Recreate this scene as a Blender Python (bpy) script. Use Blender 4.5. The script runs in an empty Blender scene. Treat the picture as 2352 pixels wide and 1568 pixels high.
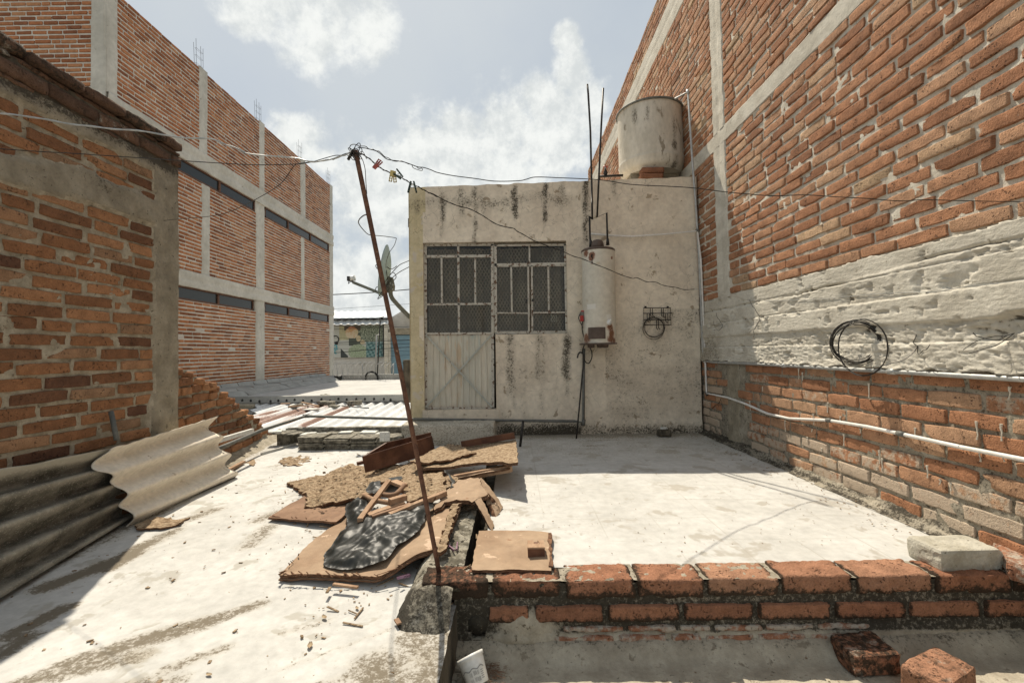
import bpy, bmesh, math, random
import numpy as np
from mathutils import Vector, Matrix, noise
rnd = random.Random(7)
S = bpy.context.scene
COLL = S.collection
# ------------------------------------------------------------------ camera
cam_d = bpy.data.cameras.new('camera'); cam = bpy.data.objects.new('camera', cam_d); COLL.objects.link(cam)
EYE = Vector((0, 0, .93)); PITCH, ROLL, YAW, FPX = .0227, -.0144, .0054, 1045.
RC = Matrix.Rotation(YAW, 3, 'Z') @ Matrix.Rotation(math.pi/2+PITCH, 3, 'X') @ Matrix.Rotation(ROLL, 3, 'Z')
cam.matrix_world = Matrix.Translation(EYE) @ RC.to_4x4()
cam_d.sensor_width = 36; cam_d.lens = 36*FPX/2352; cam_d.clip_start = .02; cam_d.clip_end = 3000
S.camera = cam
def ray(px, py): return RC @ Vector(((px-1176)/FPX, -(py-784)/FPX, -1))
def P(px, py, x=None, y=None, z=None):
    "where the sight line of a measured photo point meets a real plane of the place"
    d = ray(px, py)
    t = x/d.x if x is not None else (y/d.y if y is not None else (z-.93)/d.z)
    return EYE + d*t
# ------------------------------------------------------------------ sun, exposure
SX, SY = -.255, .585
sdir = Vector((SX, SY, 1)).normalized()
sl = bpy.data.lights.new('sun', 'SUN'); sl.energy = 5.1; sl.angle = math.radians(.53); sl.color = (1, .90, .745)
so = bpy.data.objects.new('sun', sl); COLL.objects.link(so); so.rotation_euler = sdir.to_track_quat('Z', 'Y').to_euler()
so.location = (0, 0, 30)
S.view_settings.view_transform = 'Standard'; S.view_settings.look = 'None'; S.view_settings.exposure = .19; S.view_settings.gamma = 1
S.render.engine = 'CYCLES'
# ------------------------------------------------------------------ node helpers
class NT:
    def __init__(s, nt): s.nt = nt; s.n = nt.nodes; s.l = nt.links
    def new(s, t, **k):
        n = s.n.new(t)
        for a, v in k.items(): setattr(n, a, v)
        return n
    def put(s, sock, v):
        if isinstance(v, bpy.types.NodeSocket): s.l.new(v, sock)
        elif v is not None:
            if hasattr(sock.default_value, '__len__') and not hasattr(v, '__len__'): v = (v,)*len(sock.default_value)
            if hasattr(v, '__len__') and len(v) == 3 and len(sock.default_value) == 4: v = (*v, 1)
            sock.default_value = v
    def math(s, op, a, b=None, c=None, clamp=False):
        n = s.new('ShaderNodeMath', operation=op, use_clamp=clamp)
        s.put(n.inputs[0], a)
        if b is not None: s.put(n.inputs[1], b)
        if c is not None: s.put(n.inputs[2], c)
        return n.outputs[0]
    def vmath(s, op, a, b=None, out=0):
        n = s.new('ShaderNodeVectorMath', operation=op); s.put(n.inputs[0], a)
        if b is not None: s.put(n.inputs[1], b)
        return n.outputs[out]
    def mix(s, f, a, b, mode='MIX'):
        n = s.new('ShaderNodeMix', data_type='RGBA', blend_type=mode)
        s.put(n.inputs[0], f); s.put(n.inputs[6], a); s.put(n.inputs[7], b); return n.outputs[2]
    def noise(s, vec, scale, detail=4, rough=.55, out=0, dist=0):
        n = s.new('ShaderNodeTexNoise'); s.put(n.inputs['Vector'], vec)
        n.inputs['Scale'].default_value = scale; n.inputs['Detail'].default_value = detail; n.inputs['Roughness'].default_value = rough
        n.inputs['Distortion'].default_value = dist
        return n.outputs[out]
    def voro(s, vec, scale, feature='F1', out=0):
        n = s.new('ShaderNodeTexVoronoi', feature=feature); s.put(n.inputs['Vector'], vec); n.inputs['Scale'].default_value = scale
        return n.outputs[out]
    def sm(s, v, a, b, lo=0, hi=1):
        n = s.new('ShaderNodeMapRange', interpolation_type='SMOOTHSTEP'); s.put(n.inputs[0], v)
        for i, q in enumerate((a, b, lo, hi)): n.inputs[i+1].default_value = q
        return n.outputs[0]
    def attr(s, name, out=0):
        n = s.new('ShaderNodeAttribute', attribute_name=name); return n.outputs[out]
    def ramp(s, f, stops):
        n = s.new('ShaderNodeValToRGB'); s.put(n.inputs[0], f); e = n.color_ramp.elements
        while len(e) < len(stops): e.new(.5)
        for q, (p, c) in zip(e, stops): q.position = p; q.color = (*c, 1)
        return n.outputs[0]
    def pos(s, scale=None):
        n = s.new('ShaderNodeNewGeometry'); o = n.outputs['Position']
        if scale: o = s.vmath('MULTIPLY', o, scale)
        return o
def newmat(name):
    m = bpy.data.materials.new(name); m.use_nodes = True; t = NT(m.node_tree); b = t.n['Principled BSDF']; return m, t, b
def surf(name, c1, c2, scale=6, rough=.85, bump=.25, bscale=60, detail=5, spots=None, stain_tone=None, grain=.0, metal=0,
         stretch=None, cracks=0, spec=.35, sheen=None, lo=.35, hi=.65, bdist=.004):
    "generic weathered surface: two base colours, pitted spots, an optional worn-dirt attribute, fine relief"
    m, t, b = newmat(name)
    p = t.pos(stretch)
    f = t.sm(t.noise(p, scale, detail, .6), lo, hi)
    c = t.mix(f, c1, c2)
    c = t.mix(1, c, t.math('MULTIPLY_ADD', t.noise(p, scale*7, 3, .6), .5, .75), 'MULTIPLY')
    if grain:
        g = t.noise(p, 320, 2, .6); c = t.mix(1, c, t.math('MULTIPLY_ADD', g, grain*2, 1-grain), 'MULTIPLY')
    if spots:
        for col, thr, sc in spots:
            s = t.sm(t.noise(p, sc, 4, .65, dist=.3), thr, thr+.06); c = t.mix(s, c, col)
    h = t.noise(p, bscale, 5, .65)
    if cracks:
        d = t.noise(p, 5, 3, .5, out=1); pv = t.vmath('ADD', p, t.vmath('MULTIPLY', d, (.25,)*3))
        e = t.sm(t.voro(pv, cracks, 'DISTANCE_TO_EDGE'), .0, .012)
        gate = t.sm(t.noise(p, 1.7, 2), .42, .55)
        k = t.math('MULTIPLY', t.math('SUBTRACT', 1, e), gate)
        c = t.mix(t.math('MULTIPLY', k, .6), c, tuple(q*.35 for q in c1)); h = t.math('SUBTRACT', h, k)
    if stain_tone:
        a = t.attr('Stain', 2)
        n1 = t.math('MULTIPLY_ADD', t.noise(p, 55, 6, .8), 2.2, -1.1); n2 = t.math('MULTIPLY_ADD', t.noise(p, 6, 4, .6), .5, -.25)
        v = t.sm(t.math('ADD', a, t.math('MULTIPLY', t.math('ADD', n1, n2), t.sm(a, 0, .35))), .42, .8)
        c = t.mix(t.math('MULTIPLY', t.sm(t.math('ADD', a, n2), .08, .85), .42), c, tuple(q*2.2+.03 for q in stain_tone))
        c = t.mix(t.math('MULTIPLY', v, .93), c, stain_tone)
    t.put(b.inputs['Base Color'], c); b.inputs['Roughness'].default_value = rough; b.inputs['Metallic'].default_value = metal
    b.inputs['Specular IOR Level'].default_value = spec
    if bump:
        bn = t.new('ShaderNodeBump'); bn.inputs['Strength'].default_value = bump; bn.inputs['Distance'].default_value = bdist
        t.put(bn.inputs['Height'], h); t.put(b.inputs['Normal'], bn.outputs[0])
    return m
def brickmat(name, stops, pale, bump=1.0, far=False, dirt=(.035, .028, .02)):
    m, t, b = newmat(name); p = t.pos()
    sep = t.new('ShaderNodeSeparateColor'); t.put(sep.inputs[0], t.attr('Col'))
    c = t.ramp(sep.outputs[0], stops)
    n1 = t.noise(p, 14, 5, .65); c = t.mix(1, c, t.math('MULTIPLY_ADD', n1, 1.3, .35), 'MULTIPLY')
    g = t.noise(p, 160, 3, .7); c = t.mix(1, c, t.math('MULTIPLY_ADD', g, 1.1, .45), 'MULTIPLY')
    h = t.math('ADD', t.math('MULTIPLY', t.noise(p, 70, 4, .7), 1.), t.math('MULTIPLY', g, .5))
    if not far:
        v = t.voro(t.vmath('ADD', p, t.vmath('MULTIPLY', t.noise(p, 30, 2, .5, out=1), (.04,)*3)), 75)
        gate = t.sm(t.noise(p, 22, 2), .5, .62)
        pit = t.math('MULTIPLY', t.sm(v, .34, .18), gate)
        c = t.mix(t.math('MULTIPLY', pit, .7), c, (.05, .028, .018)); h = t.math('SUBTRACT', h, t.math('MULTIPLY', pit, 1.3))
    # mortar smeared over the brick (green) and mould (blue)
    k = t.sm(t.math('ADD', sep.outputs[1], t.math('MULTIPLY_ADD', t.noise(p, 18, 5, .7), 1.2, -.6)), .42, .62)
    c = t.mix(t.math('MULTIPLY', k, .85), c, pale)
    k = t.sm(t.math('ADD', sep.outputs[2], t.math('MULTIPLY_ADD', t.noise(p, 34, 6, .75), 1.5, -.75)), .42, .72)
    c = t.mix(t.math('MULTIPLY', k, .9), c, dirt)
    t.put(b.inputs['Base Color'], c); b.inputs['Roughness'].default_value = .92; b.inputs['Specular IOR Level'].default_value = .2
    bn = t.new('ShaderNodeBump'); bn.inputs['Strength'].default_value = bump; bn.inputs['Distance'].default_value = .008
    t.put(bn.inputs['Height'], h); t.put(b.inputs['Normal'], bn.outputs[0]); return m
# ------------------------------------------------------------------ world: daylight sky with broken cloud
W = bpy.data.worlds.new('World'); S.world = W; W.use_nodes = True
t = NT(W.node_tree); bg = t.n['Background']
sky = t.new('ShaderNodeTexSky', sky_type='NISHITA', sun_disc=False)
sky.sun_elevation = math.asin(sdir.z); sky.sun_rotation = math.atan2(sdir.x, sdir.y); sky.dust_density = 2.5; sky.air_density = 1.0
dirv = t.vmath('NORMALIZE', t.new('ShaderNodeTexCoord').outputs['Generated'])
nz = t.noise(dirv, 5.5, 10, .66); nz2 = t.noise(dirv, 2.2, 6, .6); nzf = t.noise(dirv, 19, 7, .6)
fld = t.sm(t.vmath('DOT_PRODUCT', dirv, (0, 0, 1), out=1), .34, .14, -1.1, 1.0)
for (bx, by, r) in ((590, 10, 105), (700, 55, 120), (800, 60, 110), (850, 10, 90), (690, 330, 78), (745, 365, 45), (960, 345, 110), (1060, 350, 125), (1180, 330, 125),
                    (1290, 300, 125), (1318, 170, 56), (1305, 90, 40), (1235, 235, 62), (1345, 240, 60), (640, 420, 110), (880, 430, 140), (1120, 420, 170)):
    d = ray(bx, by).normalized(); ca = math.cos(r/FPX*(d.dot(ray(1176, 784).normalized()))**1.5)
    dp = t.vmath('DOT_PRODUCT', dirv, tuple(d), out=1)
    v = t.math('MULTIPLY_ADD', dp, 1/(1-ca), -ca/(1-ca))
    fld = t.math('SMOOTH_MAX', fld, t.math('MAXIMUM', v, -1.3), .25)
gen = t.sm(nz2, .5, .66, -1.3, .6)
behind = t.sm(t.vmath('DOT_PRODUCT', dirv, (0, 1, 0), out=1), .25, .05)
fld = t.math('MAXIMUM', fld, t.math('ADD', t.math('MULTIPLY', gen, behind), t.math('MULTIPLY_ADD', behind, 2, -2)))
fld = t.math('ADD', fld, t.math('ADD', t.math('MULTIPLY_ADD', nz, 3.4, -1.7), t.math('MULTIPLY_ADD', nzf, 2.0, -1.0)))
nzo = t.noise(t.vmath('ADD', dirv, (-.012, .0, .03)), 5.5, 10, .66)
alpha = t.sm(fld, -.25, .75)
shade = t.sm(t.math('ADD', t.math('SUBTRACT', nzo, nz), t.math('MULTIPLY', nz2, .10)), -.05, .16)
cloud = t.mix(shade, (8.1, 8.25, 8.0), (6.1, 6.4, 6.4))
skyc = t.mix(.82, t.mix(1, sky.outputs[0], (.95,)*3, 'MULTIPLY'), (4.6, 5.15, 5.6))
haze = t.sm(nz2, .35, .7, 0, .45)
skyc = t.mix(haze, skyc, (5.9, 6.25, 6.3))
t.put(bg.inputs[0], t.mix(alpha, skyc, cloud)); bg.inputs[1].default_value = .1
# ------------------------------------------------------------------ mesh helpers
class MB:
    def __init__(s): s.v = []; s.f = []; s.c = []; s.st = []; s.fm = []; s.sm = []
    def add(s, vs, fs, col=None, st=0, m=0, smooth=False):
        o = len(s.v); s.v += [tuple(q) for q in vs]; s.f += [tuple(i+o for i in q) for q in fs]
        s.c += [col or (.5, 0, 0, 1)]*len(vs)
        s.st += (list(st) if hasattr(st, '__len__') else [st]*len(vs)); s.fm += [m]*len(fs); s.sm += [smooth]*len(fs)
    def box(s, lo, hi, M=None, **k):
        (a, b, c), (d, e, f) = lo, hi
        vs = [Vector(q) for q in ((a,b,c),(d,b,c),(d,e,c),(a,e,c),(a,b,f),(d,b,f),(d,e,f),(a,e,f))]
        if M: vs = [M @ q for q in vs]
        s.add(vs, [(0,3,2,1),(4,5,6,7),(0,1,5,4),(1,2,6,5),(2,3,7,6),(3,0,4,7)], **k)
    def beam(s, a, b, w, h, up=(0,0,1), **k):
        a, b = Vector(a), Vector(b); d = (b-a).normalized(); u = Vector(up); sd = d.cross(u)
        if sd.length < 1e-4: sd = d.cross(Vector((1,0,0)))
        sd.normalize(); u = sd.cross(d).normalized(); vs = []
        for q in (a, b):
            for x, y in ((-1,-1),(1,-1),(1,1),(-1,1)): vs.append(q+sd*x*w/2+u*y*h/2)
        s.add(vs, [(0,1,2,3),(7,6,5,4),(0,4,5,1),(1,5,6,2),(2,6,7,3),(3,7,4,0)], **k)
    def tube(s, pts, r, n=6, closed=False, rad=None, **k):
        pts = [Vector(q) for q in pts]; N = len(pts); vs = []; fs = []; pu = None
        for i, q in enumerate(pts):
            a = pts[i-1] if (i or closed) else q; b = pts[(i+1) % N] if (i < N-1 or closed) else q
            d = (b-a).normalized() if (b-a).length > 1e-9 else Vector((0,0,1))
            if pu is None: pu = d.orthogonal().normalized()
            u = (pu - d*pu.dot(d)); u = u.normalized() if u.length > 1e-5 else d.orthogonal().normalized(); pu = u; w = d.cross(u)
            rr = rad[i] if rad else r
            for j in range(n): an = 2*math.pi*j/n; vs.append(q+(u*math.cos(an)+w*math.sin(an))*rr)
        for i in range(N if closed else N-1):
            for j in range(n):
                i2 = (i+1) % N; fs.append((i*n+j, i*n+(j+1)%n, i2*n+(j+1)%n, i2*n+j))
        if not closed: fs += [tuple(range(n))[::-1], tuple((N-1)*n+j for j in range(n))]
        k.setdefault('smooth', n > 5); s.add(vs, fs, **k)
    def lathe(s, prof, org, ax=(0,0,1), n=40, **k):
        ax = Vector(ax).normalized(); u = ax.orthogonal().normalized(); w = ax.cross(u); org = Vector(org); vs = []; fs = []
        for (r, h) in prof:
            for j in range(n): an = 2*math.pi*j/n; vs.append(org+ax*h+(u*math.cos(an)+w*math.sin(an))*r)
        for i in range(len(prof)-1):
            for j in range(n): fs.append((i*n+j, i*n+(j+1)%n, (i+1)*n+(j+1)%n, (i+1)*n+j))
        k.setdefault('smooth', True); s.add(vs, fs, **k)
    def grid(s, us, vs_, fn, skip=None, **k):
        pts = [fn(a, b) for b in vs_ for a in us]; st = None
        if len(pts[0]) == 2: st = [q[1] for q in pts]; pts = [q[0] for q in pts]
        n = len(us); fs = []
        for j in range(len(vs_)-1):
            for i in range(n-1):
                if skip and skip((us[i]+us[i+1])/2, (vs_[j]+vs_[j+1])/2): continue
                fs.append((j*n+i, j*n+i+1, (j+1)*n+i+1, (j+1)*n+i))
        k.setdefault('smooth', True); s.add(pts, fs, st=(st if st else 0), **k)
    def build(s, name, mats, parent=None, label=None, cat=None, group=None, kind=None):
        me = bpy.data.meshes.new(name); me.from_pydata(s.v, [], s.f)
        for q in (mats if isinstance(mats, (list, tuple)) else [mats]): me.materials.append(q)
        me.polygons.foreach_set('material_index', s.fm); me.polygons.foreach_set('use_smooth', s.sm)
        if any(q != (.5, 0, 0, 1) for q in s.c):
            a = me.attributes.new('Col', 'FLOAT_COLOR', 'POINT'); a.data.foreach_set('color', np.array(s.c, 'f').ravel())
        if any(s.st):
            a = me.attributes.new('Stain', 'FLOAT', 'POINT'); a.data.foreach_set('value', np.array(s.st, 'f'))
        me.validate(); me.update()
        o = bpy.data.objects.new(name, me); COLL.objects.link(o)
        if parent: o.parent = parent
        return tag(o, label, cat, group, kind)
def tag(o, label=None, cat=None, group=None, kind=None):
    for k, v in (('label', label), ('category', cat), ('group', group), ('kind', kind)):
        if v: o[k] = v
    return o
def thing(name, label, cat, group=None):
    return tag(bpy.data.objects.new(name, None), label, cat, group) if False else _empty(name, label, cat, group)
def _empty(name, label, cat, group):
    o = bpy.data.objects.new(name, None); COLL.objects.link(o); return tag(o, label, cat, group)
def lin(a, b, step): n = max(1, int(round((b-a)/step))); return [a+(b-a)*i/n for i in range(n+1)]
def nz3(x, y, z, s=1, o=3): return noise.fractal((x*s, y*s, z*s), 1., 2., o)
def ss(x, a, b):
    q = min(1, max(0, (x-a)/(b-a))) if a != b else float(x > a); return q*q*(3-2*q)
# bricks laid in a plane: (u along, v up, w out) -> world
def bricks(mb, mp, u0, u1, v0, v1, L=.265, Hh=.062, pu=.285, pv=.0815, proud=.012, nu=8, nv=5, ok=None, dirt=None, jit=1., seed=0, cols=None, back=-.02):
    r = random.Random(seed); rows = int(round((v1-v0)/pv)); pv = (v1-v0)/rows
    for i in range(rows):
        v = v0+pv*(i+.5); ua = u0(v) if callable(u0) else u0; ub = u1(v) if callable(u1) else u1; u = ua-pu*(.5 if i % 2 else 0)+r.uniform(-.04, .04)
        while u < ub:
            l = L*(1+r.uniform(-.07, .07)) if r.random() > .06 else L*.55
            a, b = max(u, ua), min(u+l, ub); un = u+l+(pu-L)*r.uniform(.6, 1.4)
            u = un
            if b-a < .045: continue
            cu, w2 = (a+b)/2, (b-a)/2; h2 = Hh/2*(1+r.uniform(-.08, .08))
            if ok and not ok(cu, v, w2, h2): continue
            cv = v+r.uniform(-.005, .005)*jit; tilt = r.uniform(-.022, .022)*jit; pw = proud+r.uniform(-.005, .006)*jit; yaw = r.uniform(-.02, .02)*jit; sd = r.uniform(0, 99)
            col = cols(cu, v, r) if cols else (r.random(), 0, 0, 1)
            vs = []
            if nu > 4: FX = [-1, -.985, -.93]+lin(-.93, .93, 1.86/(nu-4))[1:-1]+[.93, .985, 1]; FY = [-1, -.95, -.78, 0, .78, .95, 1] if nv > 4 else [-1, -.95, -.76, .76, .95, 1]
            else: FX = [-1, -.97, .97, 1]; FY = [-1, -.86, .86, 1]
            nu_, nv_ = len(FX), len(FY); chip = (r.choice((-1, 1)), r.choice((-1, 1)), r.uniform(.1, .5)) if (nu > 4 and r.random() < .16*jit) else None
            for jj in range(nv_):
                for ii in range(nu_):
                    edge = ii in (0, nu_-1) or jj in (0, nv_-1); fx, fy = FX[ii], FY[jj]
                    k = 1-.03*abs(fx)**6*0
                    x = fx*w2; y = fy*h2*(1-.13*abs(fx)**8*jit)
                    if nu > 4:
                        x += noise.noise((sd+fx*3, fy*2, 1))*.006*jit; y += noise.noise((sd+fx*3.5, fy, 5))*.0055*jit
                        wz = pw*(1-.14*max(abs(fx)**14, abs(fy)**12)) + noise.noise((sd+fx*4, fy*2, 9))*.004*jit + noise.noise((sd+fx*11, fy*5, 3))*.0035*jit
                    else: wz = pw
                    if chip and abs(fx-chip[0])+abs(fy-chip[1])*.35 < chip[2]*1.2: wz -= .011; y -= chip[1]*.004
                    if edge: wz = back
                    wz += yaw*x
                    vs.append(mp(cu+x-y*tilt, cv+y+x*tilt, wz))
            fs = [(j*nu_+i_, j*nu_+i_+1, (j+1)*nu_+i_+1, (j+1)*nu_+i_) for j in range(nv_-1) for i_ in range(nu_-1)]
            mb.add(vs, fs, col=col, smooth=nu > 4)
def rock(mb, lo, hi, M=None, r=.012, n=(10, 6, 4), amp=.004, sc=14, sd=0, ed=0, **k):
    "worn block: box shell with rounded corners and chipped relief"
    lo, hi = Vector(lo), Vector(hi); c = (lo+hi)/2; h = (hi-lo)/2; idx = {}; vs = []; fs = []
    def vert(i, j, l):
        if (i, j, l) in idx: return idx[(i, j, l)]
        q = Vector((i/n[0]*2-1, j/n[1]*2-1, l/n[2]*2-1))
        p = Vector((q.x*h.x, q.y*h.y, q.z*h.z)); inn = Vector([max(-h[a]+r, min(h[a]-r, p[a])) for a in range(3)]); d = p-inn
        if d.length > 1e-9: p = inn+d.normalized()*r
        nn = (d.normalized() if d.length > 1e-9 else q.normalized())
        p += nn*(noise.fractal((p+c+Vector((sd, 0, 0)))*sc, 1, 2, 3)*amp - max(0, noise.noise((p+c+Vector((sd, 5, 0)))*sc*2.2)-.25)*amp*3)
        p += c
        if M: p = M @ p
        idx[(i, j, l)] = len(vs); vs.append(p); return idx[(i, j, l)]
    def face(fn, A, B, flip):
        for a in range(A):
            for b in range(B):
                q = (vert(*fn(a, b)), vert(*fn(a+1, b)), vert(*fn(a+1, b+1)), vert(*fn(a, b+1)))
                fs.append(q[::-1] if flip else q)
    face(lambda a, b: (a, b, 0), n[0], n[1], True); face(lambda a, b: (a, b, n[2]), n[0], n[1], False)
    face(lambda a, b: (a, 0, b), n[0], n[2], False); face(lambda a, b: (a, n[1], b), n[0], n[2], True)
    face(lambda a, b: (0, a, b), n[1], n[2], True); face(lambda a, b: (n[0], a, b), n[1], n[2], False)
    k.setdefault('smooth', True); o_ = len(mb.v); mb.add(vs, fs, **k)
    if ed:
        c0_ = k['col']
        for (i, j, l), q_ in idx.items():
            a_, b_, e_ = abs(i/n[0]*2-1), j/n[1]*2-1, l/n[2]*2-1; m_ = max(a_**8, ((1-e_)/2)**2*1.1*(b_ < -.9)); mb.c[o_+q_] = (c0_[0], c0_[1]*(1 if e_ > 0 else .5), min(1, c0_[2]+ed*m_), 1)
def slab(name, pts, th, mats, parent=None, rag=.006, step=.03, amp=.004, layers=1, seed=0, nsc=9, planar=True, **k):
    "a board whose outline is given by 3D corners; ragged edge, real thickness, slight warp"
    r = random.Random(seed); out = []
    pts = [Vector(q) for q in pts]
    for i, a in enumerate(pts):
        b = pts[(i+1) % len(pts)]; n = max(1, int((b-a).length/step)); d = (b-a).normalized(); s = Vector((-d.y, d.x, 0))
        for j in range(n):
            q = a.lerp(b, j/n); out.append(q+s*(noise.noise(q*25+Vector((seed, 0, 0)))*rag*1.6+r.uniform(-rag, rag)*.5))
    mb = MB(); lt = th/layers
    from mathutils.geometry import delaunay_2d_cdt
    xs = [q.x for q in out]; ys = [q.y for q in out]; c2 = [Vector((q.x, q.y)) for q in out]; zs = list(out); N = len(out)
    g = step*1.0; extra = []
    yy = min(ys)
    while yy < max(ys):
        xx = min(xs)
        while xx < max(xs): extra.append(Vector((xx+r.uniform(-.3, .3)*g, yy+r.uniform(-.3, .3)*g))); xx += g
        yy += g
    V, _, Fc, ov, _, _ = delaunay_2d_cdt(c2+extra, [(i, (i+1) % N) for i in range(N)], [tuple(range(N))], 1, 1e-6)
    A = np.array([(q.x, q.y, q.z) for q in pts])
    ones = np.c_[A[:, 0], A[:, 1], np.ones(len(A))]; pl = np.linalg.lstsq(ones, A[:, 2], rcond=None)[0]
    def zat(p):
        if planar: return float(pl[0]*p.x+pl[1]*p.y+pl[2])
        w = [1/(((p.x-a[0])**2+(p.y-a[1])**2)**1.2+1e-6) for a in A]; return sum(wi*a[2] for wi, a in zip(w, A))/sum(w)
    # boundary edges of the filled outline
    ec = {}
    for f in Fc:
        for i in range(len(f)):
            e = (f[i], f[(i+1) % len(f)]); ec[e] = ec.get(e, 0)+1
    be = [e for e in ec if (e[1], e[0]) not in ec]
    for L in range(layers):
        off = Vector((r.uniform(-.008, .008), r.uniform(-.008, .008), 0))*(L > 0)
        top = []; bot = []
        for p in V:
            z = zat(p)+noise.fractal((p.x*nsc, p.y*nsc, seed), 1, 2, 4)*amp-L*lt
            top.append(Vector((p.x, p.y, z))+off); bot.append(Vector((p.x, p.y, z-lt*.86))+off)
        n = len(V)
        mb.add(top+bot, [tuple(f) for f in Fc]+[tuple(i+n for i in reversed(f)) for f in Fc])
        mb.add([q for e in be for q in (top[e[0]], bot[e[0]], bot[e[1]], top[e[1]])], [(4*i, 4*i+1, 4*i+2, 4*i+3) for i in range(len(be))], m=1 if isinstance(mats, list) and len(mats) > 1 else 0)
    return mb.build(name, mats, parent, **k)
# ------------------------------------------------------------------ materials
BR = [(0, (.13, .062, .034)), (.15, (.25, .118, .064)), (.4, (.35, .168, .090)), (.65, (.41, .208, .115)), (.85, (.43, .26, .16)), (.95, (.50, .345, .215)), (1, (.36, .25, .155))]
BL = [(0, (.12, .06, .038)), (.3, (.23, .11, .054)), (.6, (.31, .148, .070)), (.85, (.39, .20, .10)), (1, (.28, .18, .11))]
BF = [(0, (.20, .08, .042)), (.3, (.32, .125, .054)), (.6, (.41, .165, .073)), (1, (.45, .23, .115))]
M = {}
M['brick_r'] = brickmat('worn_brick', BR, (.50, .42, .325))
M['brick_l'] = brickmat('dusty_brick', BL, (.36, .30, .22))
M['brick_f'] = brickmat('distant_brick', BF, (.6, .56, .5), bump=.35, far=True)
M['brick_c'] = brickmat('mouldy_brick', [(0, (.20, .095, .058)), (.5, (.29, .135, .078)), (1, (.36, .20, .125))], (.45, .41, .34), dirt=(.022, .02, .014))
M['mortar'] = surf('mortar', (.54, .49, .40), (.66, .61, .51), 20, .95, .8, 90, spots=[((.30, .26, .2), .62, 30)], bdist=.006)
M['mortar_d'] = surf('old_mortar', (.30, .265, .2), (.42, .375, .295), 14, .95, .9, 90, spots=[((.14, .115, .08), .6, 26)], stain_tone=(.03, .025, .017), bdist=.007)
M['mortar_f'] = surf('distant_mortar', (.54, .50, .43), (.64, .60, .52), 3, .95, .3, 30)
M['concrete_r'] = surf('board_marked_concrete', (.48, .445, .37), (.61, .575, .49), 5, .95, .7, 55, spots=[((.30, .27, .21), .64, 22), ((.13, .11, .08), .74, 45)], stain_tone=(.16, .14, .105), bdist=.006, stretch=(1, 1, 1.6))
M['concrete_l'] = surf('rough_cement', (.235, .205, .15), (.34, .3, .225), 7, .95, .9, 70, spots=[((.10, .085, .06), .62, 35)], stain_tone=(.05, .042, .03), bdist=.006)
M['concrete_f'] = surf('pale_cement', (.48, .455, .39), (.59, .56, .49), 1.5, .95, .3, 20, spots=[((.26, .23, .18), .66, 5)])
M['floor'] = surf('sunbleached_roof_screed', (.47, .465, .44), (.54, .535, .51), 3, .95, .35, 80, spots=[((.27, .235, .17), .68, 60), ((.40, .385, .345), .57, 5), ((.20, .17, .12), .70, 170)], stain_tone=(.15, .125, .088), grain=.08)
M['terrace'] = surf('terrace_screed', (.45, .445, .42), (.52, .515, .49), 2.5, .95, .3, 70, spots=[((.28, .245, .18), .69, 55), ((.385, .365, .325), .56, 3.5), ((.20, .17, .12), .71, 170)], stain_tone=(.20, .175, .13), grain=.06)
M['sunk'] = surf('gritty_screed', (.31, .27, .205), (.43, .385, .30), 7, .95, 1.0, 90, spots=[((.12, .10, .07), .64, 70), ((.22, .185, .135), .60, 14)], stain_tone=(.08, .068, .05), grain=.1)
M['ridge'] = surf('mossy_cement', (.10, .09, .066), (.30, .275, .22), 12, .95, .9, 80, spots=[((.45, .43, .38), .60, 26), ((.035, .03, .02), .56, 40)], stain_tone=(.028, .024, .017), bdist=.006, lo=.4, hi=.6)
M['black_wall'] = surf('stained_cement', (.045, .038, .027), (.13, .11, .08), 9, .95, .8, 70, spots=[((.22, .19, .14), .64, 40)], stretch=(1, 1, .5))
M['plaster'] = surf('house_plaster', (.65, .57, .455), (.76, .68, .55), 3.2, .93, .35, 45, spots=[((.38, .31, .22), .62, 7)], stain_tone=(.035, .03, .02), cracks=5, bdist=.004)
M['ochre'] = surf('flaking_ochre_paint', (.53, .45, .28), (.60, .52, .35), 4, .93, .3, 40, spots=[((.55, .49, .40), .56, 5)], stain_tone=(.05, .04, .025), cracks=5)
M['asb_dark'] = surf('blackened_fibre_cement', (.075, .067, .05), (.19, .168, .13), 14, .95, .8, 160, spots=[((.30, .27, .215), .58, 150)], stain_tone=(.38, .35, .28), stretch=(1, .6, 1))
M['asb_beige'] = surf('beige_fibre_cement', (.66, .59, .48), (.73, .66, .55), 5, .9, .25, 120, spots=[((.42, .34, .24), .64, 14)], stain_tone=(.05, .042, .03))
M['rust'] = surf('rusty_steel', (.085, .04, .026), (.16, .078, .046), 30, .85, .4, 200, spots=[((.36, .22, .13), .64, 70), ((.06, .035, .025), .6, 50)])
M['oldpaint'] = surf('chipped_white_paint', (.43, .405, .34), (.53, .505, .44), 20, .7, .3, 120, spots=[((.13, .07, .04), .545, 26), ((.045, .04, .03), .66, 60)])
M['doorpaint'] = surf('faded_mint_paint', (.53, .515, .435), (.62, .565, .46), 4, .6, .15, 60, spots=[((.52, .42, .30), .58, 3.5), ((.36, .44, .42), .60, 3), ((.16, .08, .04), .70, 30)], stain_tone=(.13, .06, .03), stretch=(1, 1, .22))
M['steel_d'] = surf('dark_steel', (.022, .02, .018), (.05, .045, .04), 30, .5, .1, 100, metal=.3)
M['galv'] = surf('galvanised_pipe', (.33, .34, .33), (.46, .46, .44), 20, .45, .1, 90, metal=.35, spots=[((.2, .17, .13), .68, 20)])
M['greypipe'] = surf('grey_conduit', (.10, .105, .095), (.15, .15, .135), 20, .6, .1, 90)
M['pvc'] = surf('white_plastic_pipe', (.66, .64, .59), (.74, .72, .68), 10, .4, .03, 60, spots=[((.45, .42, .35), .7, 16)])
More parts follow.
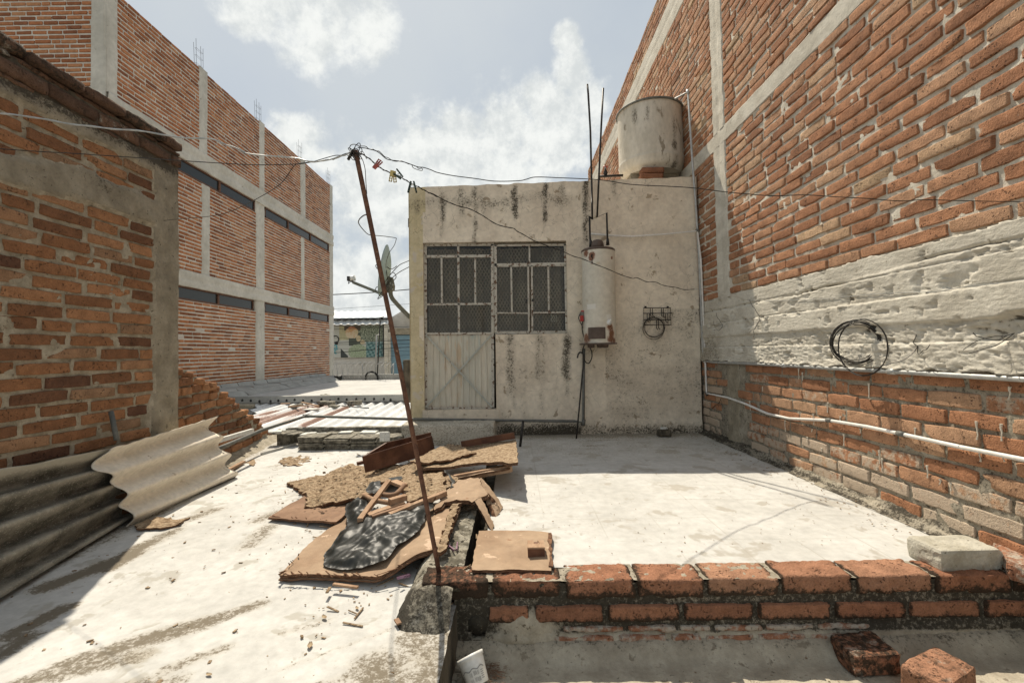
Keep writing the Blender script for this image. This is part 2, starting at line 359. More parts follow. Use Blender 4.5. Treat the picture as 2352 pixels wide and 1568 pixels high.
M['roofwhite'] = surf('white_roof_coating', (.43, .425, .405), (.50, .495, .47), 1.2, .9, .1, 20, spots=[((.40, .37, .32), .64, 4)])
M['bitumen'] = surf('black_bitumen', (.012, .012, .011), (.03, .03, .027), 20, .5, .3, 60)
M['membrane'] = surf('grey_roof_membrane', (.30, .30, .28), (.37, .37, .345), 3, .9, .15, 40)
M['tin'] = surf('white_corrugated_steel', (.56, .57, .57), (.66, .67, .66), 3, .5, .05, 40, stain_tone=(.19, .095, .06), spots=[((.40, .36, .32), .68, 8)], stretch=(1, .3, 1), metal=.1)
M['tile'] = surf('dirty_floor_tile', (.09, .082, .064), (.27, .25, .20), 22, .9, .5, 90, spots=[((.33, .31, .26), .62, 40)])
M['tile_w'] = surf('pale_floor_tile', (.5, .5, .46), (.6, .6, .56), 14, .7, .2, 90, spots=[((.2, .18, .14), .63, 25)])
M['hard'] = surf('weathered_hardboard', (.27, .18, .112), (.35, .25, .165), 3.5, .85, .3, 130, spots=[((.24, .13, .07), .66, 7), ((.52, .38, .27), .6, 9)], grain=.1)
M['hard_edge'] = surf('delaminated_board_edge', (.075, .035, .018), (.20, .105, .058), 40, .95, .8, 150, stretch=(1, 1, 4))
M['hard_red'] = surf('brown_hardboard', (.19, .11, .066), (.26, .16, .10), 5, .85, .3, 130, grain=.12)
M['chip'] = surf('crumbling_chipboard', (.21, .14, .08), (.42, .315, .205), 45, .95, 1.0, 170, spots=[((.13, .07, .035), .63, 60), ((.62, .5, .36), .62, 90)], grain=.2, bdist=.008)
M['wood'] = surf('grey_brown_timber', (.28, .17, .10), (.40, .27, .175), 12, .85, .35, 80, spots=[((.12, .065, .035), .62, 30)], stretch=(1, .3, 1))
M['wood_d'] = surf('dark_varnished_timber', (.075, .03, .016), (.14, .06, .032), 8, .55, .2, 90, spots=[((.2, .1, .05), .66, 20)])
M['heater'] = surf('cream_enamel', (.56, .525, .435), (.62, .585, .50), 3, .45, .05, 30, spots=[((.5, .43, .32), .62, 9)], stain_tone=(.16, .06, .025), spec=.4)
M['brown_p'] = surf('brown_painted_steel', (.085, .06, .047), (.12, .086, .068), 10, .6, .1, 60)
M['tank'] = surf('weathered_tank_plastic', (.50, .465, .39), (.60, .565, .49), 4, .75, .2, 40, spots=[((.27, .235, .18), .6, 6)], stain_tone=(.12, .105, .08), stretch=(1, 1, .45))
M['red'] = surf('red_plastic', (.30, .02, .015), (.4, .04, .03), 20, .5, 0)
M['blackp'] = surf('black_rubber', (.014, .014, .013), (.03, .03, .028), 20, .5, .1, 80)
M['white'] = surf('white_plastic', (.66, .65, .60), (.74, .73, .69), 8, .4, .03, 60, spots=[((.42, .36, .28), .68, 14)])
M['dish'] = surf('pale_blue_dish', (.40, .54, .60), (.46, .60, .66), 5, .5, .05, 40)
M['olive'] = surf('grey_green_bracket', (.13, .13, .10), (.18, .175, .14), 12, .55, .1, 60)
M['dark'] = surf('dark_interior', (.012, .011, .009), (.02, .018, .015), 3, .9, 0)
M['block'] = surf('grey_concrete_block', (.36, .335, .265), (.50, .475, .40), 9, .95, .9, 130, spots=[((.14, .12, .085), .64, 30)], bdist=.006)
M['peg_red'] = surf('faded_red_plastic', (.32, .06, .045), (.40, .10, .07), 20, .5, 0)
M['peg_yel'] = surf('faded_yellow_plastic', (.50, .38, .13), (.56, .45, .2), 20, .5, 0)
M['peg_grn'] = surf('dark_green_plastic', (.03, .05, .035), (.05, .075, .055), 20, .5, 0)
M['peg_pur'] = surf('purple_plastic', (.17, .07, .12), (.28, .16, .22), 20, .5, 0)
M['farwhite'] = surf('whitewashed_wall', (.52, .50, .46), (.60, .58, .54), .5, .9, .05, 5, spots=[((.38, .35, .30), .64, 1.2)])
M['farblue'] = surf('blue_wall', (.15, .25, .31), (.20, .31, .37), .6, .9, .05, 5, stretch=(1, 1, 5))
M['street'] = surf('street_ground', (.16, .15, .13), (.24, .225, .2), .2, .95, .1, 5)
M['leaf'] = surf('dry_leaf', (.28, .2, .12), (.4, .31, .2), 20, .8, .1, 60)
t = NT(M['terrace'].node_tree); b = t.n['Principled BSDF']; src = b.inputs['Base Color'].links[0].from_socket; p = t.pos(); sp = t.new('ShaderNodeSeparateXYZ'); t.put(sp.inputs[0], p)
gx_ = t.sm(t.math('ABSOLUTE', t.math('SUBTRACT', t.math('FRACT', t.math('DIVIDE', sp.outputs[0], .30)), .5)), .018, .006); gy_ = t.sm(t.math('ABSOLUTE', t.math('SUBTRACT', t.math('FRACT', t.math('DIVIDE', sp.outputs[1], .30)), .5)), .018, .006)
gm = t.math('MULTIPLY', t.math('MAXIMUM', gx_, gy_), t.sm(t.noise(p, 2.2, 4, .6), .42, .62, 0, .4)); t.put(b.inputs['Base Color'], t.mix(gm, src, (.30, .28, .235)))
# glass, curtain, plastic film, poster
m, t, b = newmat('window_glass'); tr = t.new('ShaderNodeBsdfTransparent'); tr.inputs[0].default_value = (.80, .80, .76, 1)
gl = t.new('ShaderNodeBsdfGlossy'); gl.inputs['Roughness'].default_value = .06; gl.inputs[0].default_value = (.9, .9, .9, 1)
mx = t.new('ShaderNodeMixShader'); fr = t.new('ShaderNodeFresnel'); fr.inputs[0].default_value = 1.5
t.put(mx.inputs[0], t.math('MULTIPLY', fr.outputs[0], .55)); t.l.new(tr.outputs[0], mx.inputs[1]); t.l.new(gl.outputs[0], mx.inputs[2])
t.l.new(mx.outputs[0], t.n['Material Output'].inputs[0]); M['glass'] = m
m, t, b = newmat('distant_window_glass'); b.inputs['Base Color'].default_value = (.02, .024, .024, 1); b.inputs['Roughness'].default_value = .12; b.inputs['Specular IOR Level'].default_value = .3; M['glass_f'] = m
m, t, b = newmat('lace_curtain'); p = t.pos(); sp = t.new('ShaderNodeSeparateXYZ'); t.put(sp.inputs[0], p)
X_, Z_ = sp.outputs[0], sp.outputs[2]
w = t.math('MULTIPLY', t.noise(p, 3, 2), .06); u = t.math('ADD', X_, w)
A_ = t.math('PINGPONG', t.math('ADD', t.math('MULTIPLY', u, 26), t.math('MULTIPLY', Z_, 15)), 1); B_ = t.math('PINGPONG', t.math('SUBTRACT', t.math('MULTIPLY', u, 26), t.math('MULTIPLY', Z_, 15)), 1)
lace = t.sm(t.math('MINIMUM', t.math('ABSOLUTE', t.math('SUBTRACT', A_, .5)), t.math('ABSOLUTE', t.math('SUBTRACT', B_, .5))), .1, .22)
c = t.mix(lace, (.42, .36, .29), (.17, .145, .115)); c = t.mix(t.sm(t.noise(p, 5, 3), .35, .75), c, (.20, .17, .14)); t.put(b.inputs['Base Color'], c); b.inputs['Roughness'].default_value = 1; M['curtain'] = m
m, t, b = newmat('black_plastic_film'); p = t.pos(); b.inputs['Base Color'].default_value = (.012, .014, .013, 1); b.inputs['Roughness'].default_value = .44; b.inputs['Specular IOR Level'].default_value = .26
bn = t.new('ShaderNodeBump'); bn.inputs['Strength'].default_value = .12; bn.inputs['Distance'].default_value = .006
d = t.noise(p, 14, 3, .5, out=1); pv = t.vmath('ADD', p, t.vmath('MULTIPLY', d, (.10,)*3))
t.put(bn.inputs['Height'], t.math('ADD', t.voro(pv, 16), t.math('MULTIPLY', t.noise(p, 30, 3), .4))); t.put(b.inputs['Normal'], bn.outputs[0]); M['film'] = m
m, t, b = newmat('printed_poster'); t.put(b.inputs['Base Color'], t.attr('Col')); b.inputs['Roughness'].default_value = .6; M['poster'] = m
def flat(name, c, rough=.7):
    m, t, b = newmat(name); b.inputs['Base Color'].default_value = (*c, 1); b.inputs['Roughness'].default_value = rough; return m
M['ink_cyan'] = flat('cyan_ink', (.10, .38, .45)); M['ink_black'] = flat('black_ink', (.02, .02, .02)); M['ink_grey'] = flat('grey_ink', (.28, .27, .25)); M['label'] = flat('paper_label', (.66, .64, .58))
# ------------------------------------------------------------------ setting: ground and roof slabs
XR, XL, YS, KL = 2.12, -2.45, 5.12, 1.0515
mb = MB(); mb.grid(lin(-900, 900, 120), lin(-600, 1800, 120), lambda a, b: (a, b, -3.3)); mb.build('ground', M['street'], kind='structure')
def patch(x, y, cx, cy, rx, ry, ang, soft=.5):
    dx, dy = x-cx, y-cy; c, s = math.cos(ang), math.sin(ang); u = (dx*c+dy*s)/rx; v = (-dx*s+dy*c)/ry
    return max(0, 1-soft*(u*u+v*v))
def zleft(x, y): return -.10+.06*ss(y, 1.4, 4.6)
LST = []
for (x0, y0, x1, y1, w, k) in ((150, 1500, 470, 1405, .05, .68), (470, 1405, 600, 1365, .035, .6), (30, 1545, 330, 1480, .04, .6), (640, 1510, 900, 1420, .012, .4), (860, 1500, 880, 1568, .08, .66), (960, 1450, 985, 1520, .06, .62),
        (380, 1510, 520, 1460, .03, .55), (30, 1430, 150, 1375, .04, .95), (110, 1330, 300, 1262, .055, 1.0), (250, 1290, 330, 1240, .05, .9), (0, 1480, 60, 1440, .04, .9), (345, 1235, 400, 1210, .05, .7), (420, 1190, 500, 1165, .05, .6),
        (590, 1190, 640, 1170, .05, .55), (570, 1240, 620, 1200, .06, .52), (800, 1030, 900, 1012, .06, .62), (620, 1075, 690, 1060, .05, .4), (640, 1430, 760, 1400, .02, .4), (700, 1550, 800, 1530, .02, .5), (150, 1560, 420, 1530, .03, .5), (930, 1440, 950, 1470, .05, .5)):
    a, b = P(x0, y0, z=-.06), P(x1, y1, z=-.06); LST.append((a.x, a.y, b.x, b.y, w, k))
def cap(x, y, ax, ay, bx, by, w):
    dx, dy = bx-ax, by-ay; t = max(0, min(1, ((x-ax)*dx+(y-ay)*dy)/(dx*dx+dy*dy+1e-9))); return max(0, 1-.5*((x-ax-t*dx)**2+(y-ay-t*dy)**2)/(w*w))
def fst(x, y):
    s = 0
    for ax, ay, bx, by, w, k in LST:
        if min(ax, bx)-.3 < x < max(ax, bx)+.3 and min(ay, by)-.3 < y < max(ay, by)+.3: s = max(s, (k+.12)*cap(x, y, ax, ay, bx, by, w*1.15))
    s = max(s, .75*ss(x, -2.1, -2.35)*ss(y, 3.6, 2.8)); s = max(s, .5*ss(x, -2.3, -2.6))
    s = max(s, .6*ss(x, -.52, -.40)*ss(y, 2.6, 1.6)); s = max(s, .5*ss(y, 4.6, 5.0))
    return s
mb = MB()
xs = lin(-2.9, -1.3, .05)+lin(-1.3, -.255, .03)[1:]; ys = lin(.5, 2.4, .03)+lin(2.4, 5.4, .06)[1:]
mb.grid(xs, ys, lambda x, y: (Vector((x+(nz3(x*9, y*9, 2)*.006 if x > -.26 else 0), y, zleft(x, y)+nz3(x*3, y*3, 0)*.006)), fst(x, y)))
e = [(-.255+nz3(-.255*9, y*9, 2)*.006, y, zleft(-.255, y)) for y in ys]
mb.build('roof_floor', M['floor'], kind='structure')
mb = MB(); mb.grid(lin(0, 1, .1), lin(.5, 1.95, .03), lambda a, y: Vector((-.2545+nz3(y*9, a*3, 2)*.008+.012*a, y, zleft(-.25, y)-.003-a*.26)))
mb.box((-2.9, .5, -.6), (-.27, 1.9, -.13)); mb.box((-2.9, 1.9, -.6), (-.45, 5.4, -.13)); mb.build('roof_edge', M['black_wall'], kind='structure')
def dirt_and_shade(x, y):
    s = .40*ss(y, 4.7, 5.1)+.12+.30*ss(y, 3.4, 4.3)  # grime; the house's shadow band is also darkened in the colour
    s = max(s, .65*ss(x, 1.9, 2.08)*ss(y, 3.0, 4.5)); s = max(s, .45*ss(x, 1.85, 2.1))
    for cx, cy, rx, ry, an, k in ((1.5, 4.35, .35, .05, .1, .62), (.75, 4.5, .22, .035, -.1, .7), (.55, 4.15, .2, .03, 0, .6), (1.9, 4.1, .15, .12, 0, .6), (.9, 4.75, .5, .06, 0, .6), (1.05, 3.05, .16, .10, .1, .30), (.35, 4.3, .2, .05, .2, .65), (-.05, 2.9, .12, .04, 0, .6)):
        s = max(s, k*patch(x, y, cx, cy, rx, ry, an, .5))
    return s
mb = MB(); mb.grid(lin(-.155, 2.2, .05), lin(1.98, 5.2, .05), lambda x, y: (Vector((x, y, nz3(x*2.5, y*2.5, 4)*.005-.002)), dirt_and_shade(x, y)))
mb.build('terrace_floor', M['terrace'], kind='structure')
mb = MB(); mb.box((-.3, 1.98, -.5), (2.2, 5.2, -.14)); mb.box((-.155, 1.98, -.14), (-.14, 5.1, -.006)); mb.build('gutter', M['black_wall'], kind='structure')  # channel put in beside the ridge, coloured near-black for a dark gap
def zs(x, y): return -.285+.02*ss(x, 1.2, 2.1)+nz3(x*4, y*4, 8)*.004+.055*ss(y, 1.77+.02*noise.noise((x*5, 0, 0)), 1.86)
mb = MB(); mb.grid(lin(-.25, 2.6, .022), lin(.5, 1.9, .022), lambda x, y: (Vector((x, y, zs(x, y)+(nz3(x*22, y*22, 1)*.004))), max(.45*ss(x, .05, -.2), .5*ss(y, 1.75, 1.86), .35*patch(x, y, 1.5, 1.6, .4, .1, 0))))
mb.build('sunken_floor', M['sunk'], kind='structure')
# ------------------------------------------------------------------ tall brick wall on the right
wall = thing('brick_wall', 'towering raw brick wall with concrete bands along the right of the terrace', 'wall')
mpR = lambda u, v, w: (XR-w, u, v)
colU = lambda z: (4.70-.0*z, 4.44)
def colband(u, v):
    lean = (v-1.45)*.012
    return 4.44+lean < u < 4.69+lean
def okU(u, v, w2, h2):
    if 2.985 < v < 3.135 or 5.15 < v < 5.52: return False
    return not (4.40+(v-1.45)*.012 < u+w2*.4 and u-w2*.4 < 4.72+(v-1.45)*.012)
def colsR(u, v, r):
    q = r.random(); return (min(1, q*.75+.2+.15*noise.noise((u, v*2, 0))), max(0, r.uniform(-.5, .35)), max(0, r.uniform(-.8, .15)), 1)
mb = MB()
cL = lambda v: 4.43+(v-1.45)*.012+.02*noise.noise((v*9, 1, 0)); cR = lambda v: 4.70+(v-1.45)*.012+.02*noise.noise((v*9, 5, 0)); kw = dict(cols=colsR, Hh=.0635, L=.267, pu=.286, nv=5)
bricks(mb, mpR, .8, cL, 1.45, 2.99, nu=9, proud=.013, seed=3, **kw); bricks(mb, mpR, cR, 5.3, 1.45, 2.99, nu=7, proud=.013, seed=13, **kw)
bricks(mb, mpR, .8, cL, 3.13, 5.15, nu=7, proud=.015, seed=4, **kw); bricks(mb, mpR, cR, 6.4, 3.13, 5.15, nu=6, proud=.015, seed=14, **kw)
bricks(mb, mpR, 5.3, 12.5, 2.4, 2.99, nu=5, proud=.015, seed=5, **kw); bricks(mb, mpR, 6.4, 12.5, 3.13, 5.15, nu=5, proud=.015, seed=6, **kw)
bricks(mb, mpR, .8, 12.5, 5.52, 5.92, nu=5, proud=.015, seed=8, **kw)
mb.build('upper_bricks', M['brick_r'], wall)
def okLo(u, v, w2, h2): return not (4.28 < u+w2*.4 and u-w2*.4 < 4.56)
def colsLo(u, v, r):
    pale = .62*ss(v, .30, .22)+(.35 if r.random() < .15 else 0)+.25*ss(u, 4.5, 4.9)
    return (min(1, max(0, r.random()*.6+.3)), pale+r.uniform(-.35, .2), max(0, .55*ss(v, .12, .0)+.3*ss(u, 4.3, 4.8)+r.uniform(-.5, .1)), 1)
mb = MB(); bricks(mb, mpR, .8, 5.15, .02, .80, Hh=.070, L=.268, pu=.285, pv=.0865, ok=okLo, nu=9, nv=5, proud=.011, seed=11, cols=colsLo); mb.build('lower_bricks', M['brick_r'], wall)
def mort(u, v, s=1, base=0.): return base+nz3(u*9, v*9, 3, 1, 4)*.008*s+nz3(u*30, v*30, 1, 1, 2)*.004*s
mb = MB(); mb.grid(lin(.8, 5.3, .022), lin(1.44, 3.0, .022), lambda u, v: mpR(u, v, mort(u, v, .9, .004)), skip=None)
mb.grid(lin(.8, 12.5, .06), lin(3.12, 5.93, .06), lambda u, v: mpR(u, v, mort(u, v, .8, .005))); mb.grid(lin(5.28, 12.5, .08), lin(-.2, 3.02, .08), lambda u, v: mpR(u, v, mort(u, v, .8, .005)))
mb.build('upper_mortar', M['mortar'], wall)
mb = MB(); mb.grid(lin(.8, 5.3, .022), lin(-.02, .82, .022), lambda u, v: (Vector(mpR(u, v, mort(u, v, 1.0, .003))), max(.55*ss(v, .2, .0), .5*ss(u, 4.2, 4.7), .42))); mb.build('lower_mortar', M['mortar_d'], wall)
def wband(u, v):
    w = .017; hf = noise.noise((u*34, v*34, 2)); lf = noise.noise((u*2.2, v*2, 7))
    for z0, d in ((.948, .011), (1.05, -.013), (1.195, .012), (1.335, .003)):
        zz = z0+.005*noise.noise((u*2, z0*9, 0))+.0035*noise.noise((u*22, z0*5, 0))
        w += d*ss(v, zz+.001, zz-.004)
        rough = max(0, noise.noise((u*2.6, z0*31, 3))+.12)          # stretches where the board joint leaked gravel
        near = math.exp(-((v-zz+.006)/.016)**2); w += near*rough*(.030*max(0, hf)-.022*max(0, -hf))
        w -= .008*math.exp(-((v-zz)/.0035)**2)
    pn = noise.fractal((u*3.4, v*6.5, 5), 1, 2, 6); w -= .030*ss(pn, .40, .45)*ss(v, 1.34, 1.2)*(.6+.4*hf)
    pn = noise.fractal((u*10, v*13, 15), 1, 2, 4); w -= .012*ss(pn, .46, .52)
    w += .0010*noise.noise((u*3, v*90, 0))+.0030*noise.noise((u*70, v*70, 4))*(1+2*(v < 1.05))
    e = .803+.018*noise.fractal((u*9, 0, 3), 1, 2, 5)
    tp_ = 1.452+.012*noise.fractal((u*7, 3, 3), 1, 2, 5)+.02*max(0, noise.noise((u*2, 9, 0)))
    ck = 1.375-.05*ss(u, 2.2, 3.4)+.012*noise.fractal((u*6, 0, 9), 1, 2, 4); w -= .016*math.exp(-((v-ck)/.006)**2)*ss(noise.noise((u*1.7, 4, 0)), -.15, .1); w += .006*ss(v, ck-.004, ck-.012)
    if v < e or v > tp_: w = -.01
    else: w += .014*math.exp(-((v-e)/.016)**2)*(.6+1.4*hf)
    return w
mb = MB(); mb.grid(lin(.8, 5.3, .016), lin(.765, 1.495, .0062), lambda u, v: (Vector(mpR(u, v, wband(u, v))), max(.55*ss(u, 4.0, 4.9)*ss(v, 1.3, .9), 1.1*ss(wband(u, v), .012, -.006))))  # pits darkened in the colour for contrast; darker low down towards the house
mb.build('concrete_band', M['concrete_r'], wall)
def beamR(z0, z1, u0, u1, st=.035):
    mb.grid(lin(u0, u1, st), [z0-.012, z0-.0]+lin(z0+.006, z1-.006, .03)+[z1, z1+.012], lambda u, v: mpR(u, v+(.008*noise.noise((u*9, v*3, 1))), (-.012 if (v < z0-.001 or v > z1+.001) else .016+nz3(u*12, v*12, 7)*.003+(-.006 if abs(v-(z0+z1)/2) < .012 else 0))))
mb = MB(); beamR(2.985, 3.135, .8, 12.5); beamR(5.15, 5.52, .8, 12.5, .08); mb.build('tie_beam', M['concrete_r'], wall)
mb = MB()
for z0, z1 in ((1.44, 2.985), (3.135, 5.15), (5.52, 5.92)):
    mb.grid([0, .04]+lin(.06, .94, .11)+[.96, 1], lin(z0, z1, .025), lambda a, z: mpR(4.435+.26*a+(z-1.45)*.012+.02*noise.fractal((z*9, round(a), 0), 1, 2, 3), z, (-.012 if a in (0, 1) else .018+nz3(a*3, z*12, 7)*.003-(.007 if abs(a-.5) < .06 else 0))))
mb.build('column', M['concrete_r'], wall)
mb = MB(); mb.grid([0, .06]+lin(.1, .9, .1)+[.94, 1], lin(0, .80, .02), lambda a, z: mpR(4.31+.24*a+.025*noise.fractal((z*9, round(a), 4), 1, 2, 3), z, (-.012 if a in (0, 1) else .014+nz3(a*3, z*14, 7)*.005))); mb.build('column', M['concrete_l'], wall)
mb = MB(); mb.box((XR+.015, .8, -3.3), (XR+.25, 12.5, 5.9)); mb.build('wall_core', M['concrete_f'], wall)
mb = MB(); mb.grid(lin(.8, 5.15, .018), lin(0, 1, .12), lambda u, a: (Vector((2.03+.02*noise.noise((u*4, 0, 0))+a*(XR-2.03), u, max(-.004, (a**1.6)*.05+noise.fractal((u*14, a*5, 0), 1, 2, 4)*.016*(a > .01)))), .62+.35*noise.noise((u*5, a*3, 0))+.2*ss(u, 4, 4.8)))
mb.build('mortar_fillet', M['mortar_d'], wall)
# loose mortar drips
mb = MB()
for k in range(26):
    u = rnd.uniform(1.9, 4.2); z = rnd.uniform(.2, .78); l = rnd.uniform(.02, .09)
    mb.tube([mpR(u+rnd.uniform(-.004, .004), z-l*i/4, .017) for i in range(5)], .005, 5, rad=[.006, .004, .003, .0025, .004])
mb.build('mortar_drips', M['mortar'], wall)
# ------------------------------------------------------------------ near wall on the left
lw = thing('brick_wall', 'near brick wall on the left with mouldy tile coping and a rough cement corner', 'wall')
mpL = lambda u, v, w: (XL+w, u*KL, .93+(v-.93)*KL)
fv = lambda v: .93+(v-.93)*KL
def bandL(u, v):
    lo = 1.735+.035*noise.noise((u*3, 0, 0))+.04*ss(u, 2, 2.6); hi = 1.865+.03*noise.noise((u*4, 3, 0))+.09*ss(u, 2, 2.5)
    a = ss(v, lo-.02, lo+.02)*ss(v, hi+.02, hi-.02)
    b = ss(v, 2.11+.03*noise.noise((u*4, 7, 0)), 2.14+.03*noise.noise((u*4, 7, 0))); c = ss(u, 2.885+.03*noise.noise((0, v*5, 2))-.06*ss(v, .75, .5), 2.92)
    return max(a, b, c)
def wL(u, v): k = bandL(u, v); return .004+k*(.019+.007*noise.fractal((u*5, v*5, 1), 1, 2, 4))+nz3(u*28, v*28, 3, 1, 3)*.004+nz3(u*9, v*9, 3)*.005
def colsL(u, v, r): return (r.random(), max(0, r.uniform(-.5, .28)), max(0, r.uniform(-.4, .16)+.25*ss(v, 1.5, 2.0)), 1)
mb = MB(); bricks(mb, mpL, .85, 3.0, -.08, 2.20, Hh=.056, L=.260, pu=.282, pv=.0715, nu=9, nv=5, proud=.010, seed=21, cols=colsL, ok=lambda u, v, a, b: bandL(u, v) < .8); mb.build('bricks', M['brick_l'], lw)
mb = MB(); mb.grid(lin(.8, 3.11, .016), lin(-.12, 2.22, .016), lambda u, v: (Vector(mpL(u, v, wL(u, v))), .22*bandL(u, v)*ss(v, 1.5, 2)+.5*ss(v, 2.14, 2.2)+max(0, .5*noise.noise((u*3, v*3, 4)))*bandL(u, v)))
# end face and far side of the wall
mb.grid(lin(0, 1, .1), lin(-.12, 2.22, .03), lambda a, v: (Vector((XL+.02-a*.17, 3.11*KL+.012*noise.noise((v*6, a*2, 0)), fv(v))), .1)); mb.box((XL-.16, .8, -.4), (XL-.01, 3.10*KL, 2.26))
for i, f in enumerate(mb.f):
    if len(f) == 4 and mb.sm[i]:
        c_ = mb.v[f[0]]; u_, v_ = c_[1]/KL, .93+(c_[2]-.93)/KL
        if c_[0] > XL-.03 and bandL(u_, v_) < .5: mb.fm[i] = 1
mb.build('cement_render', [M['concrete_l'], surf('sandy_joint_mortar', (.27, .235, .17), (.42, .37, .28), 16, .95, .9, 90, spots=[((.16, .13, .09), .62, 30)], stain_tone=(.05, .042, .03), bdist=.007)], lw)
mb = MB(); r = random.Random(5)
for row, (z0, z1, out, L) in enumerate(((2.205, 2.228, .022, .27), (2.235, 2.305, .028, .28), (2.318, 2.345, .02, .30), (2.352, 2.405, .042, .30))):
    z0, z1 = fv(z0), fv(z1); u = .8-r.uniform(0, .2)
    while u < 3.26:
        l = L*r.uniform(.85, 1.1); b = min(u+l-.012, 3.29)
        if b-u > .05: rock(mb, (XL-.17, u, z0+r.uniform(-.003, .003)), (XL+out+r.uniform(-.008, .008), b, z1+r.uniform(-.004, .004)), r=.009, n=(4, 8, 3), amp=.007, sc=18, sd=row*7+u, col=(r.uniform(0, .5), r.uniform(-.2, .4), r.uniform(.3, .6), 1))
        u += l
mb.build('coping_tile', brickmat('mouldy_coping', [(0, (.10, .06, .04)), (.5, (.17, .10, .065)), (1, (.25, .18, .13))], (.36, .33, .27), dirt=(.03, .026, .018)), lw)
mb = MB(); mb.box((XL-.16, .8, 2.25), (XL+.012, 3.28, 2.41)); mb.build('coping_bed', M['black_wall'], lw)
# ------------------------------------------------------------------ broken wall behind it
rw = thing('ruined_wall', 'broken stepped remnant of brick wall sloping down beyond the near left wall', 'wall')
prof = [(3.1, .80), (3.5, .73), (3.75, .62), (4.0, .53), (4.35, .42), (4.6, .34), (4.8, .24), (5.0, .17), (5.25, .07), (5.5, .02)]
prof = []
for px, py in ((413, 845), (445, 868), (480, 880), (520, 912), (545, 930), (560, 948), (590, 968), (610, 990), (640, 1003)):
    d = ray(px, py); k = -2.38; t_ = (k+.12*0)/(d.x+.17*d.y*1.0) if False else None
    # wall plane runs from (-2.37,3.1) to (-2.78,5.35)
    n = Vector((5.55-3.26, .40)).normalized(); c0 = n.x*-2.49+n.y*3.26; tt = c0/(d.x*n.x+d.y*n.y); q = EYE+d*tt; prof.append((q.y, q.z))
def ptop(y):
    for (a, za), (b, zb) in zip(prof, prof[1:]):
        if a <= y <= b: return za+(zb-za)*(y-a)/(b-a)
    return prof[0][1] if y < prof[0][0] else -.1
def mpW(u, v, w): k = (u-3.26)/(5.55-3.26); return (-2.49-.40*k+w, u, v)
mb = MB(); bricks(mb, mpW, 3.28, 5.65, -.06, .86, Hh=.062, L=.25, pu=.272, pv=.0765, nu=9, nv=5, proud=.016, jit=1.5, seed=31, cols=lambda u, v, r: (r.uniform(.1, .9), max(0, r.uniform(-.5, .25)), max(0, r.uniform(-.1, .5)), 1), ok=lambda u, v, a, b: v+b*.6 < ptop(u+a*.3)); mb.build('bricks', M['brick_l'], rw)
mb = MB()
def wtop(u, v):
    T = ptop(u)+.012*noise.noise((u*14, 0, 0)); T = round(T/.0765)*.0765*.35+T*.65
    return Vector(mpW(u, min(v, T), nz3(u*14, v*14, 2)*.006))
mb.grid(lin(3.26, 5.65, .02), lin(-.12, .86, .02), lambda u, v: (wtop(u, v), .3+.35*noise.noise((u*4, v*4, 0))))
mb.grid(lin(3.26, 5.65, .025), lin(0, 1, .2), lambda u, a: (wtop(u, 9)+Vector((-a*.15, 0, .012*noise.noise((u*9, a*9, 3))*(a > 0))), .0))
mb.build('mortar', M['mortar_d'], rw)
r = random.Random(9); mb = MB()
for k in range(16):
    y = 3.34+k*.145; z = ptop(y)
    if z < .0: continue
    rock(mb, (-.13, -.07, -.03), (.0, .08, .028), M=Matrix.Translation((mpW(y, 0, 0)[0]+.012, y, z-.025))@Matrix.Rotation(r.uniform(-.2, .2), 4, 'Z')@Matrix.Rotation(r.uniform(-.12, .12), 4, 'Y'), r=.012, n=(6, 6, 3), amp=.008, sd=k, col=(r.uniform(.2, .9), r.uniform(-.2, .2), r.uniform(-.2, .45), 1))
mb.build('loose_brick_edge', M['brick_l'], rw)
mb = MB(); mb.grid(lin(3.2, 5.6, .03), lin(0, 1, .15), lambda u, a: (Vector((mpW(u, 0, 0)[0]+.16*(1-a), u, zleft(-2.3, u)-.006+.075*a**1.6+(nz3(u*10, a*4, 0)*.012 if a > .05 else 0))), .3)); mb.build('mortar_fillet', M['mortar_d'], rw)
# ------------------------------------------------------------------ front kerb of bricks
kb = thing('brick_kerb', 'low front kerb of mouldy red bricks crossing the foreground', 'kerb')
mb = MB(); r = random.Random(41)
xb = [P(px, 1340, y=1.86).x for px in (962, 1125, 1295, 1463, 1622, 1793, 1965, 2150, 2330, 2500)]
for i, (a, b) in enumerate(zip(xb, xb[1:])):
    rock(mb, (a+.008, 1.862, -.068), (b-.009, 2.006+r.uniform(-.005, .006), .003+r.uniform(-.003, .004)), r=.008, n=(26, 12, 7), amp=.0075, sc=18, sd=i*3, ed=.55, M=Matrix.Translation((a, 1.9+r.uniform(-.005, .004), r.uniform(-.004, .004)))@Matrix.Rotation(r.uniform(-.028, .028), 4, 'Z')@Matrix.Rotation(r.uniform(-.022, .022), 4, 'Y')@Matrix.Translation((-a, -1.9, 0)),
         col=((.15, .3, .55, .6, .95, .7, .85, .5, .4)[i], (.30, .1, .28, .1, .12, .1, .1, 0, 0)[i], (.62, .42, .30, .30, .28, .22, .18, .3, .35)[i], 1))
xb = [P(px, 1400, y=1.86).x for px in (1115, 1222, 1391, 1566, 1737, 1914, 2085, 2258, 2430)]
for i, (a, b) in enumerate(zip(xb, xb[1:])):
    rock(mb, (a+.012, 1.856+r.uniform(-.003, .003), -.160), (b-.012, 2.0, -.098), r=.006, n=(24, 4, 7), amp=.005, sc=18, sd=40+i, ed=.5, col=(r.uniform(.2, .6), .15, r.uniform(.12, .3), 1))
xb = [P(px, 1455, y=1.85).x for px in (1290, 1440, 1560, 1640, 1760, 1880, 2010)]
